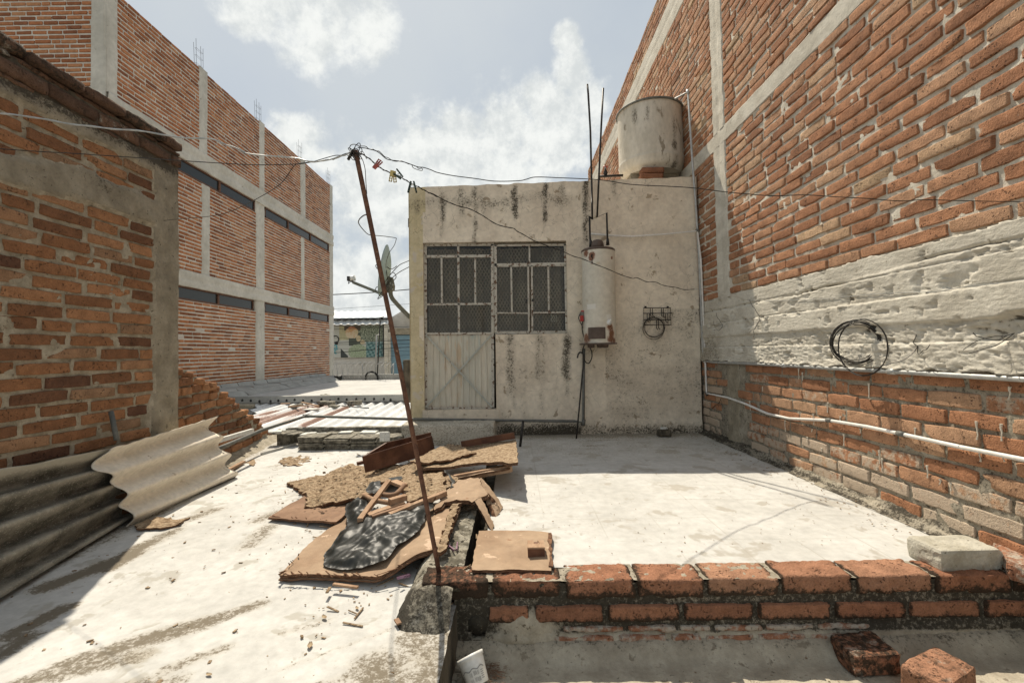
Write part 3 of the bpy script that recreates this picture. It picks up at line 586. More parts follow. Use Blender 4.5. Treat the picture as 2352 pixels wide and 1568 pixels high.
for i, (a, b) in enumerate(zip(xb, xb[1:])):
    rock(mb, (a+.008, 1.858, -.205), (b-.008, 2.0, -.182), r=.008, n=(12, 3, 3), amp=.006, sc=16, sd=60+i, col=(.4, .55, .35, 1))
    rock(mb, (a-.03, 1.852, -.248), (b-.05, 2.0, -.215), r=.008, n=(12, 3, 3), amp=.006, sc=16, sd=70+i, col=(.5, .5, .3, 1))
mb.build('bricks', M['brick_c'], kb)
hole = P(1096, 1440, y=1.86)
inh = lambda x, z: (x-hole.x)**2+(max(0, z-(hole.z))*.9)**2+(min(0, z-hole.z)*.7)**2 < .034**2
def wk(x, z):
    w = nz3(x*14, z*14, 5, 1, 4)*.006
    w += .022*math.exp(-(((x-.02)/.10)**2+((z+.19)/.07)**2)**2)   # cement lump by the drain hole
    e = -.215+.03*noise.fractal((x*4, 0, 2), 1, 2, 4)+.045*ss(x, .9, 2.0); w += .014*ss(z, e+.006, e-.006)
    return w
mb = MB(); mb.grid(lin(-.26, 2.3, .014), lin(-.32, -.012, .012), lambda x, z: (Vector((x, 1.872-wk(x, z), z)), (.78-.75*max(ss(z, -.20, -.22-.0), math.exp(-(((x-.03)/.12)**2+((z+.20)/.08)**2)**2))*ss(x, -.17, -.05))+.25*noise.noise((x*5, z*9, 1))*0), skip=inh)
mb.grid(lin(-.26, 2.3, .01), [1.868, 1.9, 1.95, 2.006], lambda x, y: (Vector((x, y, -.001+.004*noise.noise((x*40, y*30, 0)))), .42))
mb.tube([(hole.x, 1.872, hole.z), (hole.x, 1.98, hole.z+.01)], .042, 12, st=.9)
mb.build('kerb_mortar', M['mortar_d'], kb)
rg = thing('cement_ridge', 'mossy cement-covered ridge dividing the left roof from the terrace', 'kerb')
def zr(x, y):
    w = .02*noise.noise((y*4, 1, 0))
    top = .0+.006*noise.noise((x*9, y*9, 0)); left = ss(x, -.49+w, -.385+w*.5); front = ss(y, 1.66+.03*noise.noise((x*6, 0, 4))+.30*max(0, x+.33), 1.84+.25*max(0, x+.36))
    base = zleft(x, y)-.03
    return base+(top-base)*(left*front)**.55+nz3(x*18, y*18, 6, 1, 4)*.014
mb = MB(); mb.grid(lin(-.56, -.235, .012), lin(1.60, 3.5, .012), lambda x, y: (Vector((x, y, min(zr(x, y), -.03 if (y > 1.845 and y < 2.0 and x > -.39) else 9))), .60*ss(y, 1.98, 1.8)+.40*ss(x, -.40, -.46)), skip=lambda x, y: x > -.262 and y < 1.84)
mb.grid(lin(0, 1, .12), lin(1.95, 3.5, .02), lambda a, y: (Vector((-.236+.010*noise.noise((y*8, a*3, 5))+a*.012, y, min(zr(-.236, y), .02)*(1-a)-a*.15)), .8))  # side face coloured near-black so the gap beside it is dark
mb.build('ridge_body', M['ridge'], rg)
# ------------------------------------------------------------------ the little plastered house
sh = thing('rooftop_house', 'small cream plastered house with stained walls at the end of the terrace', 'house')
def S_(px, py, y=YS): q = P(px, py, y=y); return q
X0 = S_(939, 600).x; X1 = XR-.035
oL, oR = S_(973, 700).x, S_(1303, 700).x; oT = (S_(975, 558).z+S_(1300, 553).z)/2; dB = S_(1050, 940).z; dR = S_(1139, 860).x; wB = (S_(1200, 768).z+S_(1304, 765).z)/2
def stx(px, y0, y1, w, k): a, b = S_(px, y0), S_(px, y1); return (a.x, a.z, b.z, w/200., k)
STR = [stx(*q) for q in ((1016, 460, 500, 7, .62), (1014, 500, 545, 5, .42), (1060, 452, 480, 9, .55), (1092, 445, 478, 8, .6), (1090, 505, 553, 6, .55), (1110, 460, 480, 10, .5), (1183, 450, 490, 8, .72), (1252, 440, 500, 7, .66), (1250, 500, 530, 5, .4), (1345, 425, 470, 7, .7), (1344, 480, 545, 7, .62), (958, 470, 480, 8, .6), (1290, 450, 462, 10, .5), (1410, 430, 445, 8, .5),
       (1172, 780, 890, 11, .55), (1205, 790, 880, 9, .3), (1270, 790, 900, 12, .3), (1180, 800, 925, 8, .42), (1237, 775, 860, 8, .5), (1250, 780, 870, 6, .42), (1243, 830, 930, 10, .38), (1303, 785, 850, 11, .62), (1300, 830, 900, 7, .42), (1200, 850, 960, 14, .3), (1350, 470, 560, 9, .42), (1500, 770, 830, 8, .28), (1440, 830, 900, 10, .25), (1560, 700, 800, 12, .22))]
def sst(x, z):
    s = 0
    for cx, a, b, w, k in STR:
        dx = (x-cx)/w+.6*noise.noise((z*8, cx, 0)); dz = 0 if b < z < a else (min(abs(z-a), abs(z-b))/(w*2.2)); q = k*max(0, 1-.45*(dx*dx+dz*dz)); s = max(s, q*1.05)
    band = math.exp(-((z-(2.62+.06*noise.noise((x*2, 0, 0))))/.09)**2); s = max(s, band*(.46+.35*noise.noise((x*3, 2, 0)))*ss(x, 1.2, .4))
    s = max(s, (.86 if x < .72 else .62)*ss(z, .26+.08*noise.noise((x*3, 0, 7))-.05*ss(x, .5, 1.0), .03)*ss(x, -.4, -.1)); s = max(s, .35*ss(z, .3, .1)); s = max(s, .3*ss(abs(x-dR-.1), .2, 0)*ss(z, wB, wB-.15)*ss(z, .7, wB)); s = max(s, .4*ss(x, 1.95, 2.1)*ss(z, 1.2, 0)); s = max(s, .34+.3*noise.noise((x*1.3, z*1.3, 5)) if 1.0 < x and z < 1.4 else 0)
    return s
def zt(x): a, b = S_(945, 431).z, S_(1592, 406).z; return a+(b-a)*(x-X0)/(X1-X0)+.012*noise.fractal((x*6, 0, 0), 1, 2, 4)
def cuts(a, b, st, must): q = sorted(set(lin(a, b, st)+must)); return [v for i, v in enumerate(q) if v in must or all(abs(v-m) > st*.3 for m in must)]
xs = cuts(X0, X1, .028, [X0, X1, oL, oR, dR]); zs_ = cuts(-.02, 2.80, .028, [-.02, dB, wB, oT])
inop = lambda x, z: (oL < x < oR and wB < z < oT) or (oL < x < dR and dB < z < oT)
def swall(x, z):
    w = nz3(x*2, z*2, 3)*.006+nz3(x*13, z*13, 1)*.0022
    if z < .16: w += .014*ss(z, .16, .10)*(1 if x > -.2 else 0)
    if x-X0 < .02: w -= .012
    return w
def zmap(z, x): return z if z < 2.4 else 2.4+(z-2.4)*(zt(x)-2.4)/.4
ochx = S_(976, 500).x
mb = MB()
mb.grid(xs, zs_, lambda x, z: (Vector((x, YS-swall(x, z), zmap(z, x))), sst(x, z)), skip=inop)
n0 = len(mb.f)
for i, f in enumerate(mb.f):
    cx = sum(mb.v[q][0] for q in f)/4; cz = sum(mb.v[q][2] for q in f)/4
    if cx < ochx-.01+.035*noise.noise((0, cz*2, 0))-(.07*ss(noise.noise((cx*5, cz*3, 9)), .0, .2) if cz < 2.2 else 0): mb.fm[i] = 1
mb.grid(xs, lin(0, 1, .1), lambda x, a: (Vector((x, YS+a*.16, zt(x)+.012*noise.noise((x*12, a*4, 0))*(0 < a < 1))), .28))
mb.grid(lin(0, 1, .02), lin(-.4, 2.9, .05), lambda a, z: (Vector((X0+.004, YS+a*2.1, min(z, zt(X0)))), .1), m=1)
mb.grid(lin(0, 1, .05), lin(-.4, 2.9, .1), lambda a, z: (Vector((X1, YS+.01+a*2.1, min(z, zt(X1)))), .1))
mb.box((X0+.1, YS+.16, 2.62), (X1, YS+2.1, 2.70)); mb.box((X0+.01, YS+1.98, -.4), (X1, YS+2.1, 2.78))
for a, b, c, d in ((oL, oT, oL, dB), (oR, wB, oR, oT), (dR, dB, dR, wB)): mb.add([(a, YS-.004, b), (a, YS+.12, b), (c, YS+.12, d), (c, YS-.004, d)], [(0, 1, 2, 3)], st=.2)
for x0, x1, z in ((oL, oR, oT), (oL, dR, dB), (dR, oR, wB)): mb.add([(x0, YS-.004, z), (x1, YS-.004, z), (x1, YS+.12, z), (x0, YS+.12, z)], [(0, 1, 2, 3)], st=.45)
mb.build('walls', [M['plaster'], M['ochre']], sh)
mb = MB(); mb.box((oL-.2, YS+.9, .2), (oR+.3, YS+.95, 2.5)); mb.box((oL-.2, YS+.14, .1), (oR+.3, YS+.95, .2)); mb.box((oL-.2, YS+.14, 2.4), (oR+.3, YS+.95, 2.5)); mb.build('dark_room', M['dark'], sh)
YF = YS+.05
def G(cx, cy): return S_(919+.2931*cx, 516.9+.2931*cy, YF)
def bars(mb, L, w=.022, d=.022, yo=0):
    for (a, b, c, e, *ww) in L:
        p, q = G(a, b), G(c, e); p.y += yo; q.y += yo; W_ = ww[0] if ww else w
        mb.beam(p, q, d, W_, up=(0, 0, 1) if abs(p.x-q.x) > abs(p.z-q.z) else (1, 0, 0))
door = MB(); bars(door, [(196, 150, 200, 1435, .04), (722, 150, 728, 1435, .03), (185, 157, 735, 153, .03), (195, 248, 720, 243, .03), (195, 622, 722, 617, .022), (190, 850, 735, 847, .022), (195, 1432, 735, 1434, .02), (456, 160, 462, 848, .024), (325, 248, 329, 620, .02), (588, 248, 590, 617, .02)])
MB_BR = surf('brace_paint', (.40, .415, .37), (.46, .47, .42), 9, .6, .1, 60, spots=[((.16, .10, .06), .64, 25)])
dr = door.build('door', M['oldpaint'], sh); tag(dr, 'chipped white metal door with glazed top and mint ribbed lower panel')
mb = MB(); a, b = G(203, 855), G(722, 1428); N = 11
us = lin(0, 1, 1/132)
def rib(u): q = (u*N) % 1; return .014*(ss(q, .0, .06)*ss(q, .24, .18))
mb.grid(us, lin(0, 1, .05), lambda u, v: (Vector((a.x+(b.x-a.x)*u, YF+.004-rib(u), b.z+(a.z-b.z)*v)), .50*ss(v, .08, 0)+.62*ss(v, .95, 1)+.3*max(0, noise.noise((u*9, v*2, 0))))); mb.build('lower_panel', M['doorpaint'], dr)
mb = MB(); bars(mb, [(203, 860, 722, 1425, .018), (712, 865, 205, 1425, .018)], d=.010, yo=-.018); mb.build('cross_brace', MB_BR, dr)
mb = MB()
for x0, y0, x1, y1 in ((203, 162, 450, 242), (464, 162, 716, 240), (203, 252, 318, 617), (333, 252, 452, 617), (464, 250, 582, 616), (596, 250, 716, 615), (203, 628, 452, 846), (466, 626, 718, 845)):
    p, q = G(x0, y1), G(x1, y0); mb.box((p.x, YF+.008, p.z), (q.x, YF+.011, q.z))
mb.build('door_panes', M['glass'], dr)
win = MB(); bars(win, [(747, 155, 750, 845, .03), (1293, 150, 1306, 842, .03), (740, 160, 1305, 155, .024), (740, 312, 1305, 303, .028), (745, 848, 1312, 842, .02), (1013, 165, 1014, 305, .018), (1003, 315, 1010, 843, .020), (1032, 315, 1036, 843, .020), (750, 688, 1005, 690, .016), (1036, 687, 1302, 684, .016), (870, 318, 876, 688, .02), (1160, 315, 1166, 684, .02), (748, 325, 1300, 318, .012), (750, 836, 1300, 832, .012)])
wn = win.build('window', M['oldpaint'], sh); tag(wn, 'rusty white steel casement window with lace curtain beside the door')
mb = MB()
for x0, y0, x1, y1 in ((752, 168, 1008, 302), (1020, 166, 1285, 300), (754, 328, 865, 684), (880, 328, 1002, 684), (1042, 326, 1155, 682), (1170, 326, 1292, 680), (754, 698, 1002, 832), (1042, 696, 1296, 828)):
    p, q = G(x0, y1), G(x1, y0); mb.box((p.x, YF+.008, p.z), (q.x, YF+.011, q.z))
mb.build('window_panes', M['glass'], wn)
mb = MB(); q = G(992, 600); mb.box((q.x-.012, YF-.03, q.z-.02), (q.x+.006, YF-.01, q.z+.025)); mb.build('latch', M['steel_d'], wn); mb = MB(); q = G(1036, 590); mb.box((q.x-.006, YF-.03, q.z-.015), (q.x+.012, YF-.01, q.z+.015)); mb.build('latch', M['steel_d'], wn)
for nm, x0, x1, z0, z1, par in (('curtain', oL+.03, dR-.01, wB-.02, oT-.04, dr), ('curtain', dR, oR-.02, wB-.02, oT-.04, wn)):
    mb = MB(); mb.grid(lin(x0, x1, .012), lin(z0, z1, .08), lambda x, z: Vector((x, YF+.10+.022*math.sin(x*34+2*noise.noise((x*5, 0, 0)))+.008*math.sin(x*90), z))); mb.build(nm, M['curtain'], par)
mb = MB(); bars(mb, [(1184, 700, 1184, 701)]); mb = MB()
for i in range(3):
    for j in range(4): q = G(1190+i*18+(j % 2)*5, 705+j*15); mb.lathe([(0, 0), (.010, 0), (.010, .002), (0, .002)], (q.x, YF+.06, q.z), (0, 1, 0), 6)
mb.build('paper_doily', M['label'], wn)
mb = MB(); a = S_(972, 940); mb.box((oL-.02, YS-.016, dB-.14), (dR+.03, YS-.001, dB-.002)); mb.build('door_sill', M['plaster'], sh)
mb = MB(); p, q = P(922, 975, y=4.78), P(1136, 972, y=4.78)
rock(mb, (p.x, 4.76, -.06), (q.x, YS-.012, (p.z+q.z)/2), r=.015, n=(40, 8, 6), amp=.007, sc=8, st=.52); mb.build('door_step', M['concrete_r'], sh)
# ------------------------------------------------------------------ pipes and things on the house front
def pipe(name, pts, r, mat, label, cat, n=10, joints=(), parent=None, jm=None, group=None):
    mb = MB(); mb.tube(pts, r, n); o = mb.build(name, mat, parent, label, cat, group)
    for i in joints:
        m2 = MB(); a = Vector(pts[i]); d = (Vector(pts[min(i+1, len(pts)-1)])-Vector(pts[max(0, i-1)])).normalized(); m2.tube([a-d*r*2.2, a+d*r*2.2], r*1.4, n); m2.build('pipe_joint', jm or mat, o)
    return o
def curve(pts, n=6):
    pts = [Vector(q) for q in pts]; out = []
    for i in range(len(pts)-1):
        p0, p1, p2, p3 = pts[max(i-1, 0)], pts[i], pts[i+1], pts[min(i+2, len(pts)-1)]
        for j in range(n):
            s = j/n; out.append(.5*((2*p1)+(p2-p0)*s+(2*p0-5*p1+4*p2-p3)*s*s+(3*p1-p0-3*p2+p3)*s**3))
    return out+[pts[-1]]
YV = 4.93
ht = thing('water_heater', 'tall cream cylindrical water heater with rusty patches mounted on the house wall', 'water heater')
cx = (P(1338, 680, y=YV).x+P(1413, 680, y=YV).x)/2; hr = (P(1413, 680, y=YV).x-P(1338, 680, y=YV).x)/2; z0 = P(1378, 787, y=YV-hr).z; z1 = P(1375, 569, y=YV-hr).z
RS = [(-1.0, .96, .05, 1), (-.55, .93, .045, 1.2), (-.60, .90, .04, 1.2), (-.55, .84, .02, .8), (.75, .90, .02, 1.3), (-.25, .13, .06, .8), (-.7, .12, .06, .9), (-1.1, .05, .08, .9), (.5, .16, .05, 1.0), (.62, .10, .05, 1.1), (.55, .04, .06, 1), (.4, .17, .04, .9), (.8, .02, .05, .8)]
def hst(th, h):
    s = .0
    for a, b, w, k in RS: s = max(s, k*(1-.5*(((th-a)/(w*4.5))**2+((h-b)/(w*.75))**2)))
    s = max(s, .42*max(0, 1-abs(th+.55)/.09)*ss(h, .7, .9)); s = max(s, .30*max(0, 1-abs(th+.9)/.12)*ss(h, .3, .9)); return s
mb = MB(); mb.grid(lin(-math.pi, math.pi, .06), lin(0, 1, .015), lambda a, h: (Vector((cx+hr*math.sin(a), YV-hr*math.cos(a), z0+(z1-z0)*h)), hst(a, h))); mb.build('tank_jacket', M['heater'], ht)
mb = MB(); mb.lathe([(0, .018), (hr*.96, .018), (hr*1.02, .008), (hr*1.02, -.008), (hr*.98, -.012)], (cx, YV, z1)); mb.build('top_cap', M['brown_p'], ht)
q = P(1372, 560, y=YV); vz = z1+.015
mb = MB(); mb.lathe([(.045, 0), (.045, .03), (.068, .02), (.070, .045), (.062, .085), (.045, .105), (.02, .112), (0, .113)], (q.x, YV, vz)); mb.build('draft_hood', M['brown_p'], ht)
mb = MB(); a, b = P(1342, 788, y=YV-hr), P(1417, 783, y=YV-hr); mb.box((a.x, YV-hr-.01, z0-.016), (b.x, YS-.01, z0-.001)); 
for dx in (-.10, 0, .05): mb.lathe([(.0, -.04), (.035, -.035), (.04, 0)], (cx+dx, YV-.03, z0-.014), n=16)
mb.build('base_bracket', M['brown_p'], ht)
def H(a, b, c, d): return P(1309.6+.2197*a, 516.9+.2197*b, y=YV-hr-.002), P(1309.6+.2197*c, 516.9+.2197*d, y=YV-hr-.002)
a, b = H(200, 1190, 368, 1065)
def cplate(mb, xa, xb, za, zb, out=.004, n=12, **k): mb.grid(lin(0, 1, 1/n), [za, zb], lambda u, z: Vector((xa+(xb-xa)*u, YV-math.sqrt(max(1e-6, (hr+out)**2-(xa+(xb-xa)*u-cx)**2)), z)), **k)
mb = MB(); cplate(mb, a.x, b.x, a.z, b.z, .006); mb.build('burner_door', M['brown_p'], ht)
mb = MB(); q, _ = H(335, 1128, 0, 0); mb.lathe([(0, .012), (.009, .01), (.011, 0)], (q.x, YV-hr+.01, q.z), (0, -1, 0), 14); mb.build('knob', M['white'], ht)
mb = MB(); q, _ = H(412, 1015, 0, 0); yy = YV-math.sqrt(max(0, hr*hr-(q.x-cx)**2)); mb.lathe([(.030, .0), (.030, .006), (.018, .01), (.016, .03), (0, .031)], (q.x, yy, q.z), (.3, -1, 0), 16); mb.tube([(q.x, yy-.02, q.z), (q.x+.012, yy-.035, q.z+.03)], .009, 8); mb.build('drain_valve', M['white'], ht)
mb = MB(); q, _ = H(240, 345, 0, 0); yy = YV-math.sqrt(hr*hr-(q.x-cx)**2)-.0015
mb.add([(q.x+dx, yy+abs(dx)*.3-.001, q.z+dz) for dx, dz in ((-.008, .05), (.002, .04), (.012, .045), (.010, .02), (.024, .012), (.018, -.02), (.006, -.045), (-.014, -.046), (-.012, -.02), (-.004, 0), (-.018, .02), (-.016, .04))], [tuple(range(12))]); mb.build('rust_hole', M['dark'], ht)
mb = MB(); a, b = H(190, 875, 268, 820); cplate(mb, a.x, b.x, a.z, b.z, .0015, 4); mb.build('paper_sticker', M['label'], ht); mb = MB(); a, b = H(382, 990, 436, 930); cplate(mb, a.x, b.x, a.z, b.z, .0015, 4); mb.build('paper_sticker', M['label'], ht)
mb = MB(); a, b = P(1333, 738, y=4.9), P(1347, 716, y=4.9); mb.box((a.x, 4.88, a.z), (b.x, 4.93, b.z)); mb.build('control_box', M['greypipe'], ht)
mb = MB(); mb.box((a.x-.006, 4.865, a.z), (a.x+.03, 4.882, a.z+.06)); mb.build('red_switch', M['red'], ht); mb = MB(); mb.box((a.x+.01, 4.885, b.z), (b.x-.02, 4.925, b.z+.014)); mb.build('red_switch', M['red'], ht)
mb = MB(); mb.tube(curve([P(1338, 738, y=4.89), P(1337, 755, y=4.9), P(1341, 775, y=4.92), P(1343, 788, y=4.95), P(1338, 806, y=5.0), P(1343, 828, y=5.03), P(1352, 834, y=5.03), P(1359, 822, y=5.03), P(1359, 808, y=5.02), P(1353, 795, y=4.98)]), .006, 6)
mb.tube(curve([P(1333, 720, y=4.9), P(1329, 730, y=4.9), P(1334, 742, y=4.9), P(1339, 753, y=4.9)]), .005, 6); mb.build('hose', M['blackp'], ht)
yp = 4.95
for i, L in enumerate(([(1357, 567), (1355, 540), (1354, 497), (1360.5, 504), (1359, 420), (1356, 300), (1351, 215), (1349, 194)], [(1396, 563), (1395, 540), (1393.5, 489), (1371.5, 499), (1375, 420), (1381, 290), (1385.5, 203)])):
    mb = MB(); mb.tube([P(a, b, y=yp) for a, b in L], .011, 8); a = P(*L[0], y=yp); mb.tube([a+Vector((0, 0, -.0)), a+Vector((0, 0, .07))], .017, 8, rad=[.02, .014]); mb.build('vent_riser', M['steel_d'], ht)
# rack with hooks and a coil of wire
rk = thing('wire_rack', 'small black wire rack with hooks screwed to the house wall', 'rack'); yk = YS-.025
def K(a, b): return P(1309.6+.2197*a, 516.9+.2197*b, y=yk)
mb = MB(); mb.tube([K(768, 866), K(1050, 865), K(1054, 1042), K(770, 1042)], .0048, 6, closed=True); mb.tube([K(762, 922), K(1062, 921)], .0045, 6); mb.tube([K(768, 990), K(1052, 990)], .0045, 6); mb.build('frame', M['steel_d'], rk)
for x0, ya, yb, dx in ((838, 868, 945, 14), (862, 868, 945, 14), (955, 868, 950, 20), (975, 868, 950, 16), (805, 922, 1000, 16), (830, 922, 990, 0), (998, 930, 1005, 14), (1020, 922, 985, 0), (902, 990, 1078, 5), (924, 990, 1075, 5)):
    mb = MB(); a, b, c = K(x0, ya), K(x0, yb), K(x0+dx, yb+18); c.y -= .03; mb.tube([a, b, (b+c)/2+Vector((0, -.02, -.004)), c], .004, 5); mb.build('hook', M['steel_d'], rk)
for a in (788, 1020): q = K(a, 858); mb = MB(); mb.lathe([(0, .01), (.013, .008), (.013, 0)], (q.x, YS-.02, q.z), (0, -1, 0), 10); mb.build('screw', M['steel_d'], rk)
def coil(name, c, nrm, r, turns, wr, label, cat, mat, sx=1, sz=1, seed=0, jit=.05):
    rr = random.Random(seed); n = Vector(nrm).normalized(); u = Vector((0, 0, 1)); u = (u-n*u.dot(n)).normalized(); w = n.cross(u); pts = []; N = 26*turns
    for i in range(N):
        a = 2*math.pi*i/26; k_ = int(i/26); q = r*(1+jit*math.sin(a*.93+seed)+jit*1.6*math.sin(k_*2.4+seed)+rr.uniform(-.012, .012)); pts.append(Vector(c)+u*(math.cos(a)*q*sz+.012*math.sin(k_*1.7)*(turns > 3))+w*(math.sin(a)*q*sx)+n*(rr.uniform(-1, 1)*.3*wr+.010*math.sin(a*.37)*(turns > 3)))
    mb = MB(); mb.tube(pts, wr, 5); return mb.build(name, mat, None, label, cat)
q = K(868, 1070); coil('wire_coil', (q.x, yk-.03, q.z), (0, 1, 0), .112, 7, .0022, 'thin coil of dark wire hanging on the black wall rack', 'wire coil', M['steel_d'])
# hooked rod and conduits
mb = MB(); mb.tube(curve([P(1326, 822, y=4.9), P(1329, 812, y=4.9), P(1334, 809, y=4.9), P(1339.5, 814, y=4.9), P(1340, 835, y=4.9)], 5)+[P(1331, 930, y=4.88), P(1323, 1016, y=4.86)], .0085, 8); mb.build('hooked_rod', M['steel_d'], None, 'thin black rod with a hooked top leaning on the wall below the heater', 'rod')
pipe('conduit', [P(1341, 800, y=5.07), P(1340, 970, y=5.07), P(1320, 967, y=5.05), P(1136, 965, y=5.05), P(927, 962, y=4.98), P(703, 955, y=5.2)]+[P(600, 988, y=4.55), P(517, 1023, y=3.9), P(492, 1033, y=3.75)], .016, M['greypipe'], 'grey conduit running along the foot of the house and over the tile stacks', 'pipe', joints=(1, 5))
pts = [P(1551, 227, y=5.35), P(1580, 211.6, y=5.12)]+[P(a, b, y=5.06) for a, b in ((1591, 378), (1597.6, 458), (1606, 594), (1614, 800), (1618, 829))]
pts += [P(a, b, x=XR-.035) for a, b in ((1640, 832), (1700, 834), (1800, 839), (1900, 845), (2050, 853), (2200, 862), (2350, 871))]+[(XR-.035, 1.2, P(2350, 871, x=XR-.035).z)]
pipe('water_pipe', pts, .0125, M['galv'], 'grey metal pipe coming down from the roof tank and along the right wall', 'pipe', joints=(1, 6, 9, 11))
pts = [P(1356, 537, y=5.06), P(1400, 541, y=5.06), P(1452, 543, y=5.06), P(1530, 538, y=5.06), P(1602, 530, y=5.05), P(1610, 600, y=5.04), P(1617, 760, y=5.04), P(1623, 903, y=5.02)]+[P(a, b, x=XR-.03) for a, b in ((1672, 913), (1712, 927), (1764, 950), (1813, 961), (1905, 965), (1990, 979), (2070, 996), (2210, 1027), (2352, 1055))]+[(XR-.03, 1.3, P(2420, 1068, x=XR-.03).z)]
pipe('plastic_pipe', pts, .0105, M['pvc'], 'thin white plastic pipe crossing the house and drooping along the right wall', 'pipe', joints=(4, 7, 12, 14), jm=M['greypipe'])
# big wire coils on the right wall
q = P(1974, 797, x=XR-.07); coil('wire_hoop', (XR-.06, q.y, q.z), (1, .12, 0), .165, 2, .0026, 'wide dark cable hoop hung on the concrete band of the right wall', 'wire coil', M['steel_d'], jit=.02)
q = P(1959, 787, x=XR-.09); coil('wire_coil', (XR-.08, q.y, q.z), (1, .75, 0), .122, 9, .0024, 'tight bundle of rusty black wire hung inside the cable hoop', 'wire coil', M['steel_d'], jit=.035, seed=3)
def scribble(name, start, n, st, label, cat, mat, r=.0016, seed=0, grav=.0, parent=None):
    rr = random.Random(seed); p = Vector(start); d = Vector((rr.uniform(-1, 0), rr.uniform(-1, 1), rr.uniform(-1, 1))); pts = [p.copy()]
    for i in range(n): d = (d+Vector((rr.uniform(-.6, .5), rr.uniform(-.7, .7), rr.uniform(-.7, .7)-grav))).normalized(); p = p+d*st; p.x = min(p.x, XR-.02); pts.append(p.copy())
    mb = MB(); mb.tube(curve(pts, 3), r, 4); return mb.build(name, mat, parent, label, cat)
for i, (px, py, lb) in enumerate(((1660, 745, 'tangle of tie wire on the shaded concrete near the house corner'), (1745, 730, 'wiry tangle on the sunlit concrete just right of the shade line'), (2108, 795, 'knot of tie wire right of the large coils'), (2330, 765, 'loop of tie wire at the far right of the band'), (1655, 915, 'crossed dark wires low on the shaded brick'))):
    q = P(px, py, x=XR-.04); mb = MB(); rr = random.Random(i+3)
    for j in range(3):
        p = Vector(q); d = Vector((-.3, rr.uniform(-1, 1), rr.uniform(-1, 1))); pts = [p.copy()]
        for k in range(6): d = (d+Vector((rr.uniform(-.5, .4), rr.uniform(-.8, .8), rr.uniform(-.8, .7)))).normalized(); p = p+d*.03; p.x = min(p.x, XR-.02); pts.append(p.copy())
        mb.tube(curve(pts, 3), .0018, 4)
    mb.build('tie_wire', M['steel_d'], None, lb, 'wire', 'rusty tie wires sticking out of the right wall')
# ------------------------------------------------------------------ roof tank
tk = thing('water_tank', 'big weathered cream cylindrical water tank on the house roof', 'water tank'); ty = 5.75
a, b = P(1421, 300, y=ty), P(1566, 300, y=ty); tr_ = (b.x-a.x)/2; tx = (a.x+b.x)/2; tz0 = P(1500, 379, y=ty-tr_).z; tz1 = P(1500, 224, y=ty-tr_).z
def tst_(th, h):
    s = 0
    for a, b, w, hh, k in ((.45, .55, .10, .25, .6), (.45, .32, .10, .10, .9), (-.75, .80, .10, .16, .75), (-.35, .80, .08, .14, .6), (.75, .5, .06, .3, .45), (.2, .75, .15, .3, .25), (.5, .1, .12, .15, .6), (-.2, .4, .5, .3, .2)): s = max(s, k*max(0, 1-.5*(((th-a)/w)**2+((h-b)/hh)**2)))
    return s+.3*ss(h, .12, 0)
prof_ = [(0, .985), (.0, 1.0), (.10, 1.0)]
mb = MB(); hs = lin(0, 1, .02)
def trad(h): return tr_*(1.0-.07*ss(h, .16, 0)-(.10*ss(h, .07, 0))+(.02 if .165 < h < .185 else 0)+(.012 if h > .985 else 0)-.02*(h-.3))
mb.grid(lin(-math.pi, math.pi, .08), hs, lambda a, h: (Vector((tx+trad(h)*math.sin(a)+.02*(0.5-h), ty-trad(h)*math.cos(a), tz0+(tz1-tz0)*h)), tst_(a, h)))
mb.lathe([(0, 0), (trad(0), 0)], (tx+.01, ty, tz0)); mb.build('tank_body', M['tank'], tk)
mb = MB(); mb.lathe([(tr_*.96, -.01), (tr_*1.03, -.012), (tr_*1.035, .01), (tr_*.97, .02), (tr_*.6, .035), (0, .04)], (tx-.01, ty, tz1)); mb.build('lid', M['greypipe'], tk)
mb = MB(); q = P(1538, 233, y=ty-tr_*.9)
rr = random.Random(2)
bs = P(1498, 407, y=5.42)
for i in range(3):
    mb = MB(); p, q = P(1473+rr.uniform(-2, 1), 400, y=5.4), P(1524+rr.uniform(-1, 2), 400, y=5.4); zz = tz0-.006-.072*(i+1)
    rock(mb, (p.x, 5.38, zz), (q.x, 5.52, zz+.068), r=.01, n=(10, 5, 4), amp=.004, sd=i, col=(.3+.2*i, .1, .3, 1)); mb.build('brick', M['brick_c'], None, ('top brick of the pillar under the water tank', 'middle brick of the pillar under the water tank', 'lowest brick of the pillar under the water tank')[i], 'brick', 'bricks propping up the roof tank')
mb = MB(); mb.box((tx-.3, 5.6, 2.7), (tx+.3, 6.0, tz0-.005)); mb.build('tank_plinth', M['concrete_l'], sh)
vv = thing('tap_valve', 'black pipe with a small red-handled tap beside the roof tank', 'tap')
mb = MB(); L = [(1377, 413), (1377, 405), (1390, 405), (1405, 404), (1431, 403)]; mb.tube([P(a, b, y=5.2) for a, b in L], .014, 8); q = P(1391, 404, y=5.2); mb.tube([q, q+Vector((0, 0, .10))], .012, 8); mb.lathe([(.02, -.02), (.024, 0), (.02, .02)], q+Vector((0, 0, .035)), n=10); mb.build('pipe', M['steel_d'], vv)
mb = MB(); q += Vector((0, 0, .105)); mb.tube([q+Vector((.026*math.cos(a), .026*math.sin(a), 0)) for a in lin(0, 5.6, .7)], .005, 5, closed=True); mb.tube([q-Vector((.026, 0, 0)), q+Vector((.026, 0, 0))], .004, 5); mb.build('handle', M['peg_red'], vv)
